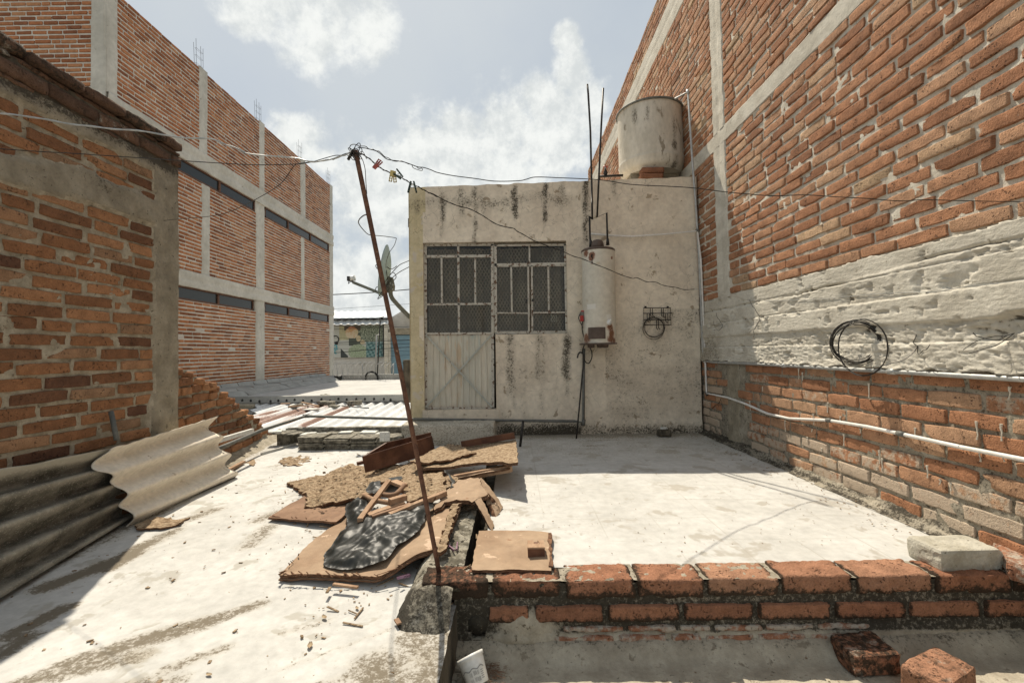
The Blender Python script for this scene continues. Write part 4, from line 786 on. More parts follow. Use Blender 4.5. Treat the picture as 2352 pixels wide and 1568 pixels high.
# ------------------------------------------------------------------ long brick building on the left, behind
lb = thing('brick_building', 'long two-storey raw brick building with concrete frame and strip windows behind the left wall', 'building')
XB = -7.; ZT = 7.42
mpB = lambda u, v, w: (XB+w, u, v)
YC0 = P(243, 110, x=XB).y; YC1 = P(267, 110, x=XB).y; YE = 17.5
def yb(px, py=400): return P(px, py, x=XB).y
cols_up = [(YC0, YC1), (yb(457, 164), yb(475, 164)), (yb(595, 330), yb(606, 330)), (yb(689.5, 400), yb(700, 400)), (17.25, YE)]
cols_mid = [(yb(463, 520), yb(480, 520)), (yb(587), yb(606, 560)), (yb(691, 620), yb(698, 620)), (17.2, YE)]
cols_low = [(yb(586), yb(605, 760)), (17.15, YE)]
B1 = (5.12, 5.52); W1 = (4.82, 5.12); B2 = (2.42, 2.76); W2 = (2.13, 2.42)
def okB(u, v, w2, h2):
    for lo, hi in (B1, W1, B2, W2):
        if lo-.02 < v < hi+.02: return False
    cs = cols_up if v > B1[1] else (cols_mid if v > B2[1] else cols_low)
    return not any(a-.06 < u < b+.06 for a, b in cs)
def colsB(u, v, r): return (min(1, max(0, r.random()*.9+.15*noise.noise((u, v, 0)))), max(0, r.uniform(-.6, .3)+(1. if (r.random() < .025 and 1.0 < v < 1.9) else 0)), max(0, r.uniform(-.6, .2)), 1)
mb = MB()
for lo, hi, cs in ((.05, 2.13, cols_low), (2.76, 4.82, cols_mid), (5.52, ZT, cols_up)):
    ed = ([YC0] if cs is not cols_up else [])+[q for c_ in cs for q in c_]
    if cs is cols_up: ed = ed[1:]
    for a_, b_ in zip(ed[0::2], ed[1::2]): bricks(mb, mpB, a_-.01, b_+.01, lo, hi, Hh=.060, L=.25, pu=.268, pv=.083, proud=.012, nu=4, nv=4, jit=.8, seed=int(lo*10+a_*7), cols=colsB, back=-.01)
bricks(mb, lambda u, v, w: (u, YC0-w, v), -12.5, XB-.24, 3.6, ZT+.2, Hh=.060, L=.25, pu=.272, pv=.083, proud=.012, nu=4, nv=4, jit=.8, seed=77, cols=colsB, back=-.01)
mb.build('bricks', M['brick_f'], lb)
mb = MB(); mb.box((-12.6, YC0+.001, -3.3), (XB-.03, YE-.01, ZT-.02))
for lo, hi in ((-.6, W2[0]), (B2[0], W1[0]), (B1[0], ZT-.01)): mb.grid(lin(YC0, YE, .12), lin(lo, hi, .06), lambda u, v: mpB(u, v, .002+nz3(u*7, v*7, 2)*.006))
mb.build('mortar', M['mortar_f'], lb)
def post(mb, a, b, z0, z1, out=.02): mb.grid([a-.03, a]+lin(a, b, .09)[1:-1]+[b, b+.03], lin(z0, z1, .08), lambda u, z: mpB(u+.02*noise.noise((z*5, round(u, 1), 0)), z, (-.01 if (u < a-.01 or u > b+.01) else out+nz3(u*5, z*5, 1)*.006)))
for a, b in cols_up: mb = MB(); post(mb, a, b, B1[1], ZT+.03); mb.build('column', M['concrete_f'], lb)
for i, (a, b) in enumerate(cols_mid): mb = MB(); post(mb, a, b, B2[1], W1[0] if i in (0, 2) else B1[0]); mb.build('column', M['concrete_f'], lb)
for a, b in cols_low: mb = MB(); post(mb, a, b, .0, B2[0], .035); mb.build('column', M['concrete_f'], lb)
mb = MB(); mb.grid(lin(XB-.24, XB+.02, .04), lin(3.6, ZT+.03, .1), lambda x, z: (x, YC0-.02+nz3(x*6, z*6, 3)*.008, z)); mb.build('column', M['concrete_f'], lb)
mb = MB()
for (z0, z1), o in ((B1, .05), (B2, .06)): mb.grid(lin(YC0, YE, .15), [z0-.001, z0]+lin(z0+.02, z1-.02, .05)+[z1, z1+.01], lambda u, z: mpB(u, z+.012*noise.noise((u*4, z*4, 0)), (-.02 if (z < z0 or z > z1) else o+nz3(u*4, z*7, 1)*.012-.02*(abs(z-(z0+z1)/2-.03*noise.noise((u*2, 3, 0))) < .03))))
mb.build('tie_beam', M['concrete_f'], lb)
def strip(y0, y1, z0, z1, mulls):
    fr = MB(); f = .035
    for a, b, c, d in ((y0, y1, z0, z0+f), (y0, y1, z1-f, z1), (y0, y0+f, z0, z1), (y1-f, y1, z0, z1)): fr.box((XB-.03, a, c), (XB+.01, b, d))
    for mm in mulls: fr.box((XB-.03, mm-.03, z0), (XB+.012, mm+.03, z1))
    w = fr.build('window', M['rust'], lb); g = MB(); ys = [y0]+mulls+[y1]
    for i, (a, b) in enumerate(zip(ys, ys[1:])): g.box((XB-.022, a+.03, z0+.03), (XB-.015, b-.03, z1-.03))
    g.build('pane', M['glass_f'], w)
strip(8.1, cols_mid[1][0]-.05, W1[0], W1[1], [yb(504, 425)]); strip(cols_mid[1][1]+.05, 17.15, W1[0], W1[1], [yb(661.5, 520), yb(713, 548)])
strip(8.1, cols_low[0][0]-.1, W2[0], W2[1], [yb(501, 680)]); strip(cols_low[0][1]+.05, 17.1, W2[0], W2[1], [yb(662.5, 705), yb(712, 718)])
for a, b in cols_up[1:]:
    mb = MB(); c = (a+b)/2
    for dx in (-.06, -.02): 
        for dy in (-.11, .11): mb.tube([(XB+dx-.05, c+dy, ZT-.1), (XB+dx*1.4-.05, c+dy*1.05, ZT+.62+rnd.uniform(-.08, .05))], .0035, 4)
    for h in (.12, .3, .46): mb.tube([(XB-.11, c-.11, ZT+h), (XB-.07, c-.11, ZT+h), (XB-.07, c+.11, ZT+h), (XB-.11, c+.11, ZT+h)], .0025, 4, closed=True)
    mb.build('rebar', M['steel_d'], lb)
# flat white roof in front of it
fr_ = thing('flat_roof_building', 'low building with white coated flat roof at the foot of the long brick building', 'building')
mb = MB(); mb.grid(lin(-6.9, -1.3, .2), lin(10.0, 16.5, .2), lambda x, y: (x, y, nz3(x, y, 0)*.012)); mb.box((-6.95, 9.98, -3.3), (-1.0, 16.6, -.03)); mb.build('roof', M['roofwhite'], fr_)
mb = MB(); rr = random.Random(3)
for i in range(10):
    a = 10.0+i*.66; mb.grid([-.70, -.55, -.42, -.38, -.05, .0], [a, a+.64], lambda k, y: (XB+.08-k, y, {-.70: .0, -.55: .10, -.42: .13, -.38: .16, -.05: .17, .0: .26}[k]+.01*rr.uniform(-1, 1)), smooth=False)
mb.build('flashing', M['membrane'], fr_)
mb = MB(); mb.tube([(XB+.04, 10+i*.3, .20+.05*noise.noise((i*.7, 0, 0))) for i in range(22)], .035, 6); mb.tube([(XB+.06, 10.02, .18), (XB+.4, 10.03, .10)], .03, 6); rr = random.Random(8); mb.build('tar_line', M['bitumen'], fr_)
for i in range(18): mb = MB(); a = P(560+i*20+rr.uniform(-3, 3), 913, y=9.93); mb.lathe([(0, .03), (.035, .02), (.045, -.02), (.02, -.05)], (a.x, 9.93, -.05+rr.uniform(-.02, .02)), n=7); mb.build('tar_blob', M['bitumen'], fr_)
mb = MB(); mb.box((-6.6, 9.9, -.10), (-1.3, 10.06, .035)); mb.build('roof_kerb', M['membrane'], fr_); mb = MB(); mb.box((-6.4, 16.35, -.1), (-1.0, 16.55, .19)); mb.build('roof_kerb', M['membrane'], fr_)
# corrugated roof below
mt = thing('corrugated_roof', 'white corrugated steel roof with long rust streaks below the flat roof', 'roof')
def zmr(x, y): return -.30+.035*(y-5.5)+.032*math.sin(x*2*math.pi/.21)
R1 = [(P(590, 968, z=-.2), P(700, 940, z=-.15), .24), (P(760, 960, z=-.2), P(800, 930, z=-.15), .05), (P(640, 975, z=-.2), P(700, 950, z=-.15), .05), (P(575, 962, z=-.2), P(620, 950, z=-.2), .05)]
def mst(x, y):
    s = 0
    for a, b, w in R1: s = max(s, .95*cap(x, y, a.x-.2, a.y-.8, b.x+.1, b.y+.6, w))
    return max(s, .3*max(0, noise.noise((x*1.2, y*.4, 3))))
mb = MB(); mb.grid(lin(-6.4, -1.55, .02), lin(5.45, 9.95, .25), lambda x, y: (Vector((x, y, zmr(x, y))), mst(x, y)), skip=lambda x, y: x < -3.2-.55*(y-5.4))
mb.build('roof_sheet', M['tin'], mt); mb = MB(); mb.box((-6.4, 5.3, -3.3), (-1.5, 9.9, -.45)); mb.build('walls', M['concrete_l'], mt)
mb = MB(); mb.grid(lin(-2.1, -1.5, .05), lin(5.4, 9.9, .2), lambda x, y: (x, y, -.36)); mb.build('end_flashing', M['concrete_l'], mt)
rr = random.Random(12); stones = ((1340, 1430, 1440), (1085, 1160, 1170), (1600, 1690, 1465), (1640, 1725, 1105), (640, 715, 1160), (1440, 1500, 1150), (1250, 1330, 1170), (1335, 1460, 1125))
SL = ['dark brick lying on the middle of the white corrugated roof', 'small dark brick chunk left of the middle brick on the corrugated roof', 'broken brick at the right of the corrugated roof', 'pale tile fragment on top of the right broken brick', 'grey cement block at the left end of the corrugated roof', 'reddish brick shard on the corrugated roof', 'thin tilted tile shard on the corrugated roof', 'flat slab fragment stacked on the middle brick']
for i, (cxx, cyy, w, h, m_) in enumerate(((1400, 1140, .17, .08, 'brick_c'), (1125, 1158, .14, .06, 'brick_c'), (1650, 1140, .14, .09, 'brick_c'), (1685, 1105, .15, .025, 'tile_w'), (655, 1165, .22, .08, 'concrete_l'), (1470, 1155, .10, .04, 'brick_c'), (1265, 1175, .16, .03, 'tile_w'), (1400, 1108, .12, .025, 'tile'))):
    a = P(390.6+.2565*cxx, 631.8+.2565*(cyy+14), z=-.12); zz = zmr(0, a.y)+.02 if i not in (3, 7) else zmr(0, a.y)+.115
    mb = MB(); rock(mb, (-w*.9, -.10, 0), (w*.9, .10, h), M=Matrix.Translation((a.x, a.y, zz))@Matrix.Rotation(rr.uniform(-.6, .6), 4, 'Z')@Matrix.Rotation(rr.uniform(-.2, .2), 4, 'Y'), r=.012, n=(8, 6, 4), amp=.012, sd=i, col=(.3, .2, .4, 1))
    mb.build('roof_rubble', M[m_] if m_ != 'brick_c' else M['tile'], None, SL[i], 'rubble', 'rubble weighing down the corrugated roof')
mb = MB(); a, b = P(390.6+.2565*1540, 631.8+.2565*1170, z=-.1), P(390.6+.2565*1780, 631.8+.2565*1190, z=-.1); mb.tube([a, b], .012, 6); mb.build('metal_rod', M['greypipe'], None, 'thin metal rod lying on the corrugated roof', 'rod')
for i, (c0, c1, w) in enumerate((((990, 1165), (1075, 1160), .07), ((1060, 1190), (1250, 1180), .05), ((1180, 1150), (1330, 1185), .04))):
    a, b = P(390.6+.2565*c0[0], 631.8+.2565*c0[1], z=-.12), P(390.6+.2565*c1[0], 631.8+.2565*c1[1], z=-.12); mb = MB(); mb.beam(a+Vector((0, 0, .03)), b+Vector((0, 0, .03)), w, .02); mb.build('plank', M['wood'], None, ('short flat plank at the left of the rubble on the corrugated roof', 'long thin plank among the rubble on the corrugated roof', 'tilted batten among the rubble on the corrugated roof')[i], 'plank')
# far side of the flat roof: posts, razor wire, hose
DW = lambda a, b, y: P(735.2+.1319*a, 689.3+.1319*b, y=y)
for i, (xa, ya, xb_, yb_, r_, m_, lb_) in enumerate(((960, 1315, 985, 610, .028, 'galv', 'tall grey metal post on the far parapet'), (995, 1320, 1050, 305, .022, 'steel_d', 'tall leaning black post right of the grey one on the far parapet'), (742, 1325, 737, 1115, .02, 'galv', 'short post carrying razor wire in the middle of the far parapet'), (1277, 1310, 1275, 1105, .025, 'galv', 'short post with razor wire at the right of the far parapet'))):
    mb = MB(); mb.tube([DW(xa, ya, 16.45), DW(xb_, yb_, 16.45)], r_, 8)
    if i < 2: q = DW(xb_, yb_, 16.45); mb.tube([q-Vector((.05, 0, .02)), q+Vector((.12, 0, .03))], .02, 6)
    mb.build('post', M[m_], None, lb_, 'post')
mb = MB(); pts = []
a, b = DW(235, 1235, 16.45), DW(1300, 1235, 16.45)
for i in range(0, 12*14): k = i/(12*14); an = 2*math.pi*i/14; pts.append(a.lerp(b, k)+Vector((.05*math.cos(an*2), .33*math.sin(an), .33*math.cos(an))))
mb.tube(pts, .008, 4); mb.build('razor_wire', M['galv'], None, 'loose coils of razor wire along the far parapet', 'razor wire')
q = DW(898, 1350, 16.3); coil('hose_coil', (q.x, 16.28, q.z), (0, 1, .15), .22, 4, .016, 'coiled black hose leaning on the far parapet', 'hose', M['blackp'], jit=.03)
mb = MB(); q = DW(320, 1375, 16.3); rock(mb, (q.x-.12, 16.2, .0), (q.x+.12, 16.34, .18), r=.03, n=(6, 4, 4), amp=.03); mb.build('tar_lump', M['bitumen'], None, 'black tar lump at the corner of the far parapet', 'lump')
# warehouse with the food poster, blue house
FY = 27.
wh = thing('warehouse', 'white warehouse with two corrugated roofs and a faded vegetable poster', 'building')
def FB(mb, x0, y0, x1, y1, ya, yb2, **k): a, b = DW(x0, y1, ya), DW(x1, y0, ya); mb.box((a.x, ya, a.z), (b.x, yb2, b.z), **k)
mb = MB(); a = DW(235, 1290, FY); b = DW(1185, 400, FY); mb.box((a.x-6, FY, -3.3), (b.x, FY+8, b.z)); g0, g1, g2 = DW(1240, 292, FY+.1), DW(1412, 186, FY+.1), DW(1600, 330, FY+.1); mb.box((DW(1185, 400, FY).x-.5, FY+.3, -3.3), (DW(1600, 400, FY).x, FY+8, DW(1400, 470, FY).z))
gx = [DW(1185, 330, FY+.35), DW(1412, 195, FY+.35), DW(1640, 345, FY+.35), DW(1640, 500, FY+.35), DW(1185, 500, FY+.35)]; mb.add(gx+[q+Vector((0, 5, 0)) for q in gx], [(0, 1, 2, 3, 4), (9, 8, 7, 6, 5)]+[(i, i+5, (i+1) % 5+5, (i+1) % 5) for i in range(5)]); mb.build('walls', M['farwhite'], wh)
def tin(xl, xr, yt, ybm, ya, yb2, ext=6):
    mb = MB(); p, q, s, u = DW(xl, ybm, ya), DW(xr, ybm, ya), DW(xl+(40 if xr > 1180 else 0), yt, yb2), DW(xr, yt, yb2)
    mb.grid(lin(p.x-ext, q.x, .06), lin(0, 1, .25), lambda x, t: (x+(u.x-q.x)*t, ya+(yb2-ya)*t, p.z+(s.z-p.z)*t+.03*math.sin(x*2*math.pi/.42))); return mb
a = tin(240, 1235, 196, 302, FY-.6, FY+2.6).build('upper_roof', M['tin'], wh); tin(240, 1178, 345, 428, FY-.9, FY-.05).build('lower_roof', M['tin'], wh)
mb = MB(); a, b = DW(1412, 183, FY-.6), DW(1620, 335, FY-.6); mb.add([a, b, b+Vector((0, 5, 0)), a+Vector((0, 5, 0)), a+Vector((0, 0, .08)), b+Vector((0, 0, .08)), b+Vector((0, 5, .08)), a+Vector((0, 5, .08))], [(0, 1, 2, 3), (4, 5, 6, 7), (0, 1, 5, 4), (1, 2, 6, 5), (2, 3, 7, 6), (3, 0, 4, 7)]); mb.build('gable_roof', M['tin'], wh)
mb = MB(); FB(mb, 180, 305, 1180, 350, FY-.04, FY+.1); FB(mb, 1075, 430, 1112, 960, FY-.05, FY); mb.build('shadow_gap', M['dark'], wh)  # solid near-black strips; the shade of the gaps is in their colour
po = MB(); NX, NY = 108, 70; p, q = DW(235, 1000, FY-.14), DW(1090, 440, FY-.14)
def pcol(u, v):
    X = 235+855*u; Y = 1000-560*v; n = noise.fractal((X*.02, Y*.02, 0), 1, 2, 3); n2 = noise.fractal((X*.05, Y*.05, 4), 1, 2, 3); c = Vector((.50, .51, .47))
    if 330 < X < 500 and Y < 690: c = Vector((.46, .43, .27))*(1+.2*n)
    if X > 640 and Y < 720: c = Vector((.10, .13, .09)).lerp(Vector((.38, .42, .33)), ss(n2, -.25, .35))
    if X > 500 and 560 < Y < 790 and X < 700: c = Vector((.07, .09, .07))
    if X < 700 and 440 < Y < 520 and X > 420: c = Vector((.09, .07, .05))
    e = ((X-550)/110)**2+((Y-560)/108)**2
    if e < 1+.15*n: c = Vector((.56, .33, .16)).lerp(Vector((.62, .52, .38)), ss(n+.5*((Y-520)/100), -.2, .5)); c = c.lerp(Vector((.48, .12, .06)), .6*ss(500-Y, -10, 40))
    for a, b, r1, r2 in ((625, 555, 30, 36), (665, 665, 40, 55), (735, 730, 42, 40)):
        if ((X-a)/r1)**2+((Y-b)/r2)**2 < 1: c = Vector((.55, .46, .30))*(1+.2*n)
    if ((X-655)/170)**2+((Y-900)/135)**2 < 1+.2*n2: c = Vector((.26, .33, .21)).lerp(Vector((.40, .46, .33)), ss(n2, -.3, .3))
    if 350 < X < 480 and Y > 800: c = Vector((.04, .05, .05)) if (X-350)*1.1 < (Y-830) and X < 480 else c
    if X > 800 and Y > 730: k = (int((X+Y*.35)/42)+int((Y-X*.25)/42)) % 2; c = Vector((.06, .16, .17)) if k else Vector((.22, .35, .35))
    if X > 1060: c = c*.6
    return (*[max(0, q_) for q_ in c], 1)
for j in range(NY):
    for i in range(NX):
        u0, u1, v0, v1 = i/NX, (i+1)/NX, j/NY, (j+1)/NY; f = lambda u, v: (p.x+(q.x-p.x)*u, FY-.10, p.z+(q.z-p.z)*v)
        po.add([f(u0, v0), f(u1, v0), f(u1, v1), f(u0, v1)], [(0, 1, 2, 3)], col=pcol((u0+u1)/2, (v0+v1)/2))
po.box((p.x, FY-.095, p.z), (q.x, FY-.02, q.z), col=(.4, .4, .38, 1)); psr = po.build('poster', M['poster'], wh)
def text(name, body, loc, size, mat, rot=(math.pi/2, 0, 0), ext=.004, parent=None):
    cu = bpy.data.curves.new(name, 'FONT'); cu.body = body; cu.size = size; cu.extrude = ext; cu.align_x = 'LEFT'; o = bpy.data.objects.new(name, cu); COLL.objects.link(o); o.location = loc; o.rotation_euler = rot
    dg = bpy.context.evaluated_depsgraph_get(); me = bpy.data.meshes.new_from_object(o.evaluated_get(dg)); o2 = bpy.data.objects.new(name, me); COLL.objects.link(o2); o2.matrix_world = o.matrix_basis.copy(); me.materials.clear(); me.materials.append(mat); bpy.data.objects.remove(o)
    if parent: o2.parent = parent; 
    return o2
a = DW(236, 860, FY-.13); text('poster_lettering', 'a', a, .62, M['ink_cyan'], parent=psr); a = DW(238, 935, FY-.13); text('poster_lettering', 't', a, .52, M['ink_cyan'], parent=psr)
mb = MB(); a = DW(266, 680, FY-.13); mb.tube([a+Vector((.20*math.cos(t_), 0, .20*math.sin(t_))) for t_ in lin(0, 6.0, .35)], .03, 5, closed=True); mb.lathe([(0, .01), (.10, .01), (.10, 0)], a+Vector((.06, 0, -.22)), (0, -1, 0), 8); mb.build('poster_emblem', M['ink_black'], psr)
bh = thing('blue_house', 'blue painted house front beside the warehouse, mostly hidden by the small house', 'building')
mb = MB(); a, b = DW(1215, 1310, FY-1.5), DW(1900, 600, FY-1.5); mb.box((a.x, FY-1.5, -3.3), (b.x, FY-.2, b.z)); mb.build('wall', M['farblue'], bh)
mb = MB(); a, b = DW(1205, 600, FY-1.6), DW(1900, 480, FY-1.6); mb.box((a.x, FY-1.6, a.z), (b.x, FY-.2, b.z)); mb.build('parapet', M['concrete_l'], bh)
mb = MB(); a, b = DW(1120, 1310, FY-1.7), DW(1178, 440, FY-1.7); mb.box((a.x, FY-1.7, -3.3), (b.x, FY-1.0, b.z)); a, b = DW(1178, 1310, FY-1.65), DW(1222, 560, FY-1.65); mb.box((a.x+.002, FY-1.65, -3.3), (b.x, FY-1.0, b.z)); mb.build('pillar', M['concrete_r'], bh)
mb = MB(); a, b = DW(1442, 1490, 8.), DW(1530, 1035, 8.); rock(mb, (a.x, 8, a.z-.3), (b.x+.05, 8.25, b.z), r=.01, n=(4, 4, 12), amp=.004); mb.build('timber_post', M['black_wall'], None, 'squat dark post standing beyond the left corner of the small house', 'post')
# overhead cables
def cable(y0, y1, pts, r, lb_, mat='blackp', tw=False):
    N = len(pts); q = [P(a, b, y=y0+(y1-y0)*i/(N-1)) for i, (a, b) in enumerate(pts)]; mb = MB(); mb.tube(curve(q, 5), r, 5); return mb.build('cable', M[mat], None, lb_, 'cable', 'utility cables strung beyond the flat roof')
cable(18, 18, [(700, 679), (765, 676.5), (850, 672), (936, 665), (1000, 658)], .018, 'twisted black utility cable crossing the sky behind the dish')
cable(24, 24, [(700, 711), (765, 709.5), (936, 698), (1000, 693)], .008, 'faint thin cable just above the warehouse roof')
for i, (ya, yb2) in enumerate(((787, 781), (791, 789), (810, 797), (756, 750), (800, 806), (776, 780), (826, 815), (835, 832))):
    cable(22+i*.3, 22+i*.3, [(700, ya+1), (767, ya), (850, (ya+yb2)/2+rnd.uniform(-1, 1)), (940, yb2), (990, yb2-2)], (.014, .010, .016, .010, .006, .006, .006, .005)[i], ['upper thick cable crossing the poster', 'second cable crossing the poster', 'heavy black cable across the lower poster', 'cable crossing the top of the poster', 'thin cable low on the poster', 'thin cable at mid height of the poster', 'thin cable below the poster', 'lowest thin cable above the parapet'][i])
# ------------------------------------------------------------------ satellite dish on the house corner
DH = thing('satellite_dish', 'satellite dish seen edge-on on a bent pole at the left corner of the house', 'satellite dish'); dy = 5.45
DP = lambda a, b, y=dy: P(775.4+.1282*a, 545.7+.1282*b, y=y)
c = DP(868, 600); ax = Vector((-.975, -.14, .165)).normalized(); up = Vector((.17, 0, .985)); up = (up-ax*up.dot(ax)).normalized(); sd_ = ax.cross(up)
R_ = (DP(945, 135)-DP(760, 1050)).length/2
mb = MB(); mb.grid(lin(0, 1, .1), lin(0, 2*math.pi, .15), lambda r_, a: c+(up*math.cos(a)*R_+sd_*math.sin(a)*R_*.92)*r_+ax*(.075*(r_*r_-.6))); n = len(mb.v)
mb.grid(lin(0, 1, .1), lin(0, 2*math.pi, .15), lambda r_, a: c+(up*math.cos(a)*R_+sd_*math.sin(a)*R_*.92)*r_+ax*(.075*(r_*r_-.6)-.006)); mb.build('reflector', M['dish'], DH)
mb = MB(); mb.beam(DP(810, 1015), DP(275, 800), .028, .034); mb.build('feed_arm', M['olive'], DH)
mb = MB(); a = DP(200, 735); b = DP(310, 725); mb.tube([a, b], .030, 14, rad=[.024, .034]); mb.build('receiver_head', M['white'], DH)
mb = MB(); mb.box((a.x-.012, a.y-.03, a.z-.03), (a.x+.02, a.y+.03, a.z+.025)); mb.tube(curve([DP(205, 760), DP(195, 825), DP(230, 790), DP(262, 800)]), .004, 5); mb.beam(DP(268, 800), DP(262, 750), .02, .02, up=(0, 1, 0)); mb.build('receiver_clamp', M['steel_d'], DH)
mb = MB(); pl = [DP(905, 690), DP(980, 715), DP(1012, 860), DP(1005, 945), DP(930, 965), DP(890, 985), DP(850, 950), DP(850, 870)]; mb.add([q+Vector((0, -.03, 0)) for q in pl]+[q+Vector((0, .05, 0)) for q in pl], [tuple(range(8)), tuple(range(15, 7, -1))]+[(i, (i+1) % 8, (i+1) % 8+8, i+8) for i in range(8)]); mb.build('bracket', M['olive'], DH)
for a in ((960, 825), (925, 875), (1000, 850), (998, 930)): q = DP(*a); mb = MB(); mb.lathe([(0, .01), (.010, .008), (.011, 0)], q+Vector((0, -.03, 0)), (0, -1, 0), 8); mb.build('bolt', M['galv'], DH)
mb = MB(); mb.tube(curve([DP(950, 940), DP(950, 1010), DP(975, 1080), DP(1030, 1150), DP(1140, 1270), DP(1245, 1375), DP(1300, 1430)], 5), .026, 12); mb.build('mast', M['olive'], DH)
mb = MB(); q = DP(1245, 1370); mb.box((X0-.012, q.y-.08, q.z-.10), (X0+.01, q.y+.08, q.z+.10)); mb.build('wall_plate', M['olive'], DH)
for L, lb_ in (([(1060, 505), (1010, 545), (940, 562), (870, 515), (790, 488), (700, 483), (683, 510), (710, 560)], 'thin wire looping from the rusty pole past the dish'),
        ([(1390, 370), (1250, 425), (1110, 490), (1000, 600), (900, 720), (840, 810)], 'upper wire from the dish bracket to the house corner'), ([(1400, 450), (1270, 530), (1120, 610), (980, 720), (880, 850), (800, 960), (720, 1090), (760, 1075), (900, 980)], 'lower wire from the dish bracket to the house corner'),
        ([(870, 520), (880, 640), (905, 800), (905, 860), (925, 880)], 'black lead hanging down the face of the dish'), ([(930, 680), (985, 625), (1035, 660), (1045, 720), (990, 780)], 'loop of black lead above the dish bracket'), ([(775, 880), (710, 880), (675, 930), (700, 975), (800, 985), (880, 960), (925, 900), (860, 880)], 'pale-ended loop of wire wrapped round the dish bracket')):
    mb = MB(); mb.tube(curve([DP(a, b, 5.3) for a, b in L]), .0045, 5); mb.build('dish_wire', M['steel_d'], None, lb_, 'wire')
# ------------------------------------------------------------------ leaning rusty pole and its wires
b0 = P(1008, 1311, z=.004); t0 = P(816, 346, y=1.86)
pol = thing('rusty_pole', 'thin rusty pole leaning left from the front kerb and holding the wires', 'pole')
mb = MB(); mb.tube([b0.lerp(t0, k)+Vector((.006*math.sin(k*3.1), 0, 0)) for k in lin(0, 1, .05)], .0098, 12); mb.build('pole_shaft', M['rust'], pol)
mb = MB(); rr = random.Random(4)
for k in range(9):
    n_ = Vector((rr.uniform(-1, 1), rr.uniform(-1, 1), rr.uniform(-.2, 1.5))).normalized(); u = n_.orthogonal(); w = n_.cross(u); rad = rr.uniform(.012, .026); c = t0+Vector((rr.uniform(-.01, .008), 0, rr.uniform(-.03, .012)))
    mb.tube([c+(u*math.cos(a)+w*math.sin(a)*.8)*rad for a in lin(0, 2*math.pi, .4)], .0017, 5)
mb.tube([t0+Vector((-.01, 0, .0)), t0+Vector((-.028, -.005, -.04))], .006, 6); mb.build('wire_knot', M['steel_d'], pol)
def wire(L, ys, r, lb_, mat='steel_d', name='wire', xpl=None, twist=0, n=5):
    N = len(L); q = []
    for i, (a, b) in enumerate(L):
        y = ys[0]+(ys[1]-ys[0])*(a-L[0][0])/(L[-1][0]-L[0][0]+1e-9) if xpl is None or a < xpl else None
        q.append(P(a, b, y=y) if y is not None else P(a, b, x=XR-.03))
    c = curve(q, n); mb = MB(); mb.tube(c, r, 5)
    if twist: mb.tube([p+Vector((0, math.sin(i*.9)*twist, math.cos(i*.9)*twist)) for i, p in enumerate(c)], r, 5)
    return mb.build(name, M[mat], None, lb_, 'wire')
C8 = lambda a, b: (775.4+.1099*a, 321.7+.1099*b)
C2 = lambda a, b: (746.7+.2686*a, 287.2+.2686*b)
up_ = [C8(*q) for q in ((420, 160), (500, 165), (580, 172), (660, 192), (760, 215), (860, 262), (980, 365), (1040, 405), (1140, 425), (1260, 440), (1390, 462), (1550, 518), (1680, 565), (1800, 577), (1950, 625), (2091, 682))]
up_ += [C2(*q) for q in ((1100, 435), (1280, 458), (1450, 481), (1650, 478), (1720, 465), (1800, 446), (2000, 452), (2350, 470))]+[(1450, 424), (1530, 428), (1593, 432), (1665, 441), (1720, 446), (1776, 450), (1850, 448), (1913, 452), (1990, 456), (2067, 462), (2120, 459), (2200, 461), (2300, 463), (2420, 463)]
wire(up_, (1.86, 1.9), .0019, 'upper wire running right from the pole top across to the tall wall')
tw = [C8(*q) for q in ((430, 128), (580, 133), (660, 190), (740, 195), (800, 225), (865, 235), (930, 295), (985, 350), (1060, 375), (1140, 428), (1230, 448), (1330, 438), (1400, 465), (1480, 500), (1550, 515), (1570, 570), (1640, 610), (1750, 640), (1775, 620), (1755, 590), (1700, 600), (1660, 565))]
wire(tw, (1.86, 2.10), .0016, 'second strand twisted loosely round the upper wire, ending in a loop')
lo_ = [C8(*q) for q in ((430, 265), (500, 290), (600, 350), (700, 420), (800, 512), (860, 560), (940, 610), (1030, 655), (1130, 686), (1200, 715), (1340, 790), (1440, 850), (1540, 915), (1620, 950), (1700, 985), (1800, 1045), (1900, 1095), (2000, 1140), (2091, 1190))]
lo_ += [C2(*q) for q in ((900, 580), (1000, 632), (1100, 680), (1210, 710), (1310, 752), (1400, 810), (1500, 862), (1600, 880), (1640, 905), (1700, 940), (1840, 1012), (1980, 1060), (2100, 1112), (2200, 1145), (2350, 1205))]+[(1419.5, 628), (1450, 639), (1462, 638), (1485, 646.5), (1507, 648), (1525, 656), (1548, 659), (1569, 664.5), (1595, 664.5)]
wire(lo_, (1.86, 3.6), .0021, 'lower wire carrying the clothes pegs, sloping down across the house front', twist=.0025)
wire([(1595, 664.5), (1611, 664.7), (1651, 672), (1690, 682), (1724, 690), (1776, 691), (1833, 689), (1889, 687), (1954, 680), (2054, 673), (2147, 670), (2190, 663), (2236, 656), (2300, 650), (2400, 636)], (3.6, 4.2), .0022, 'bright wire following the concrete band of the tall right wall', 'galv', xpl=1700)
C1 = lambda a, b: (.3419*a, .3419*b)
wire([(-60, 257)]+[C1(*q) for q in ((0, 765), (200, 785), (400, 822), (600, 850), (800, 870), (1000, 888), (1200, 925), (1400, 932), (1500, 965), (1600, 1002), (1700, 1040), (1950, 1057), (2080, 1085), (2200, 1077), (2300, 1045))]+[C8(-100, 400), C8(100, 330), C8(260, 265), C8(370, 200)], (1.55, 1.86), .0026, 'thick shiny wire sweeping left from the pole top over the near wall', 'galv', twist=.002)
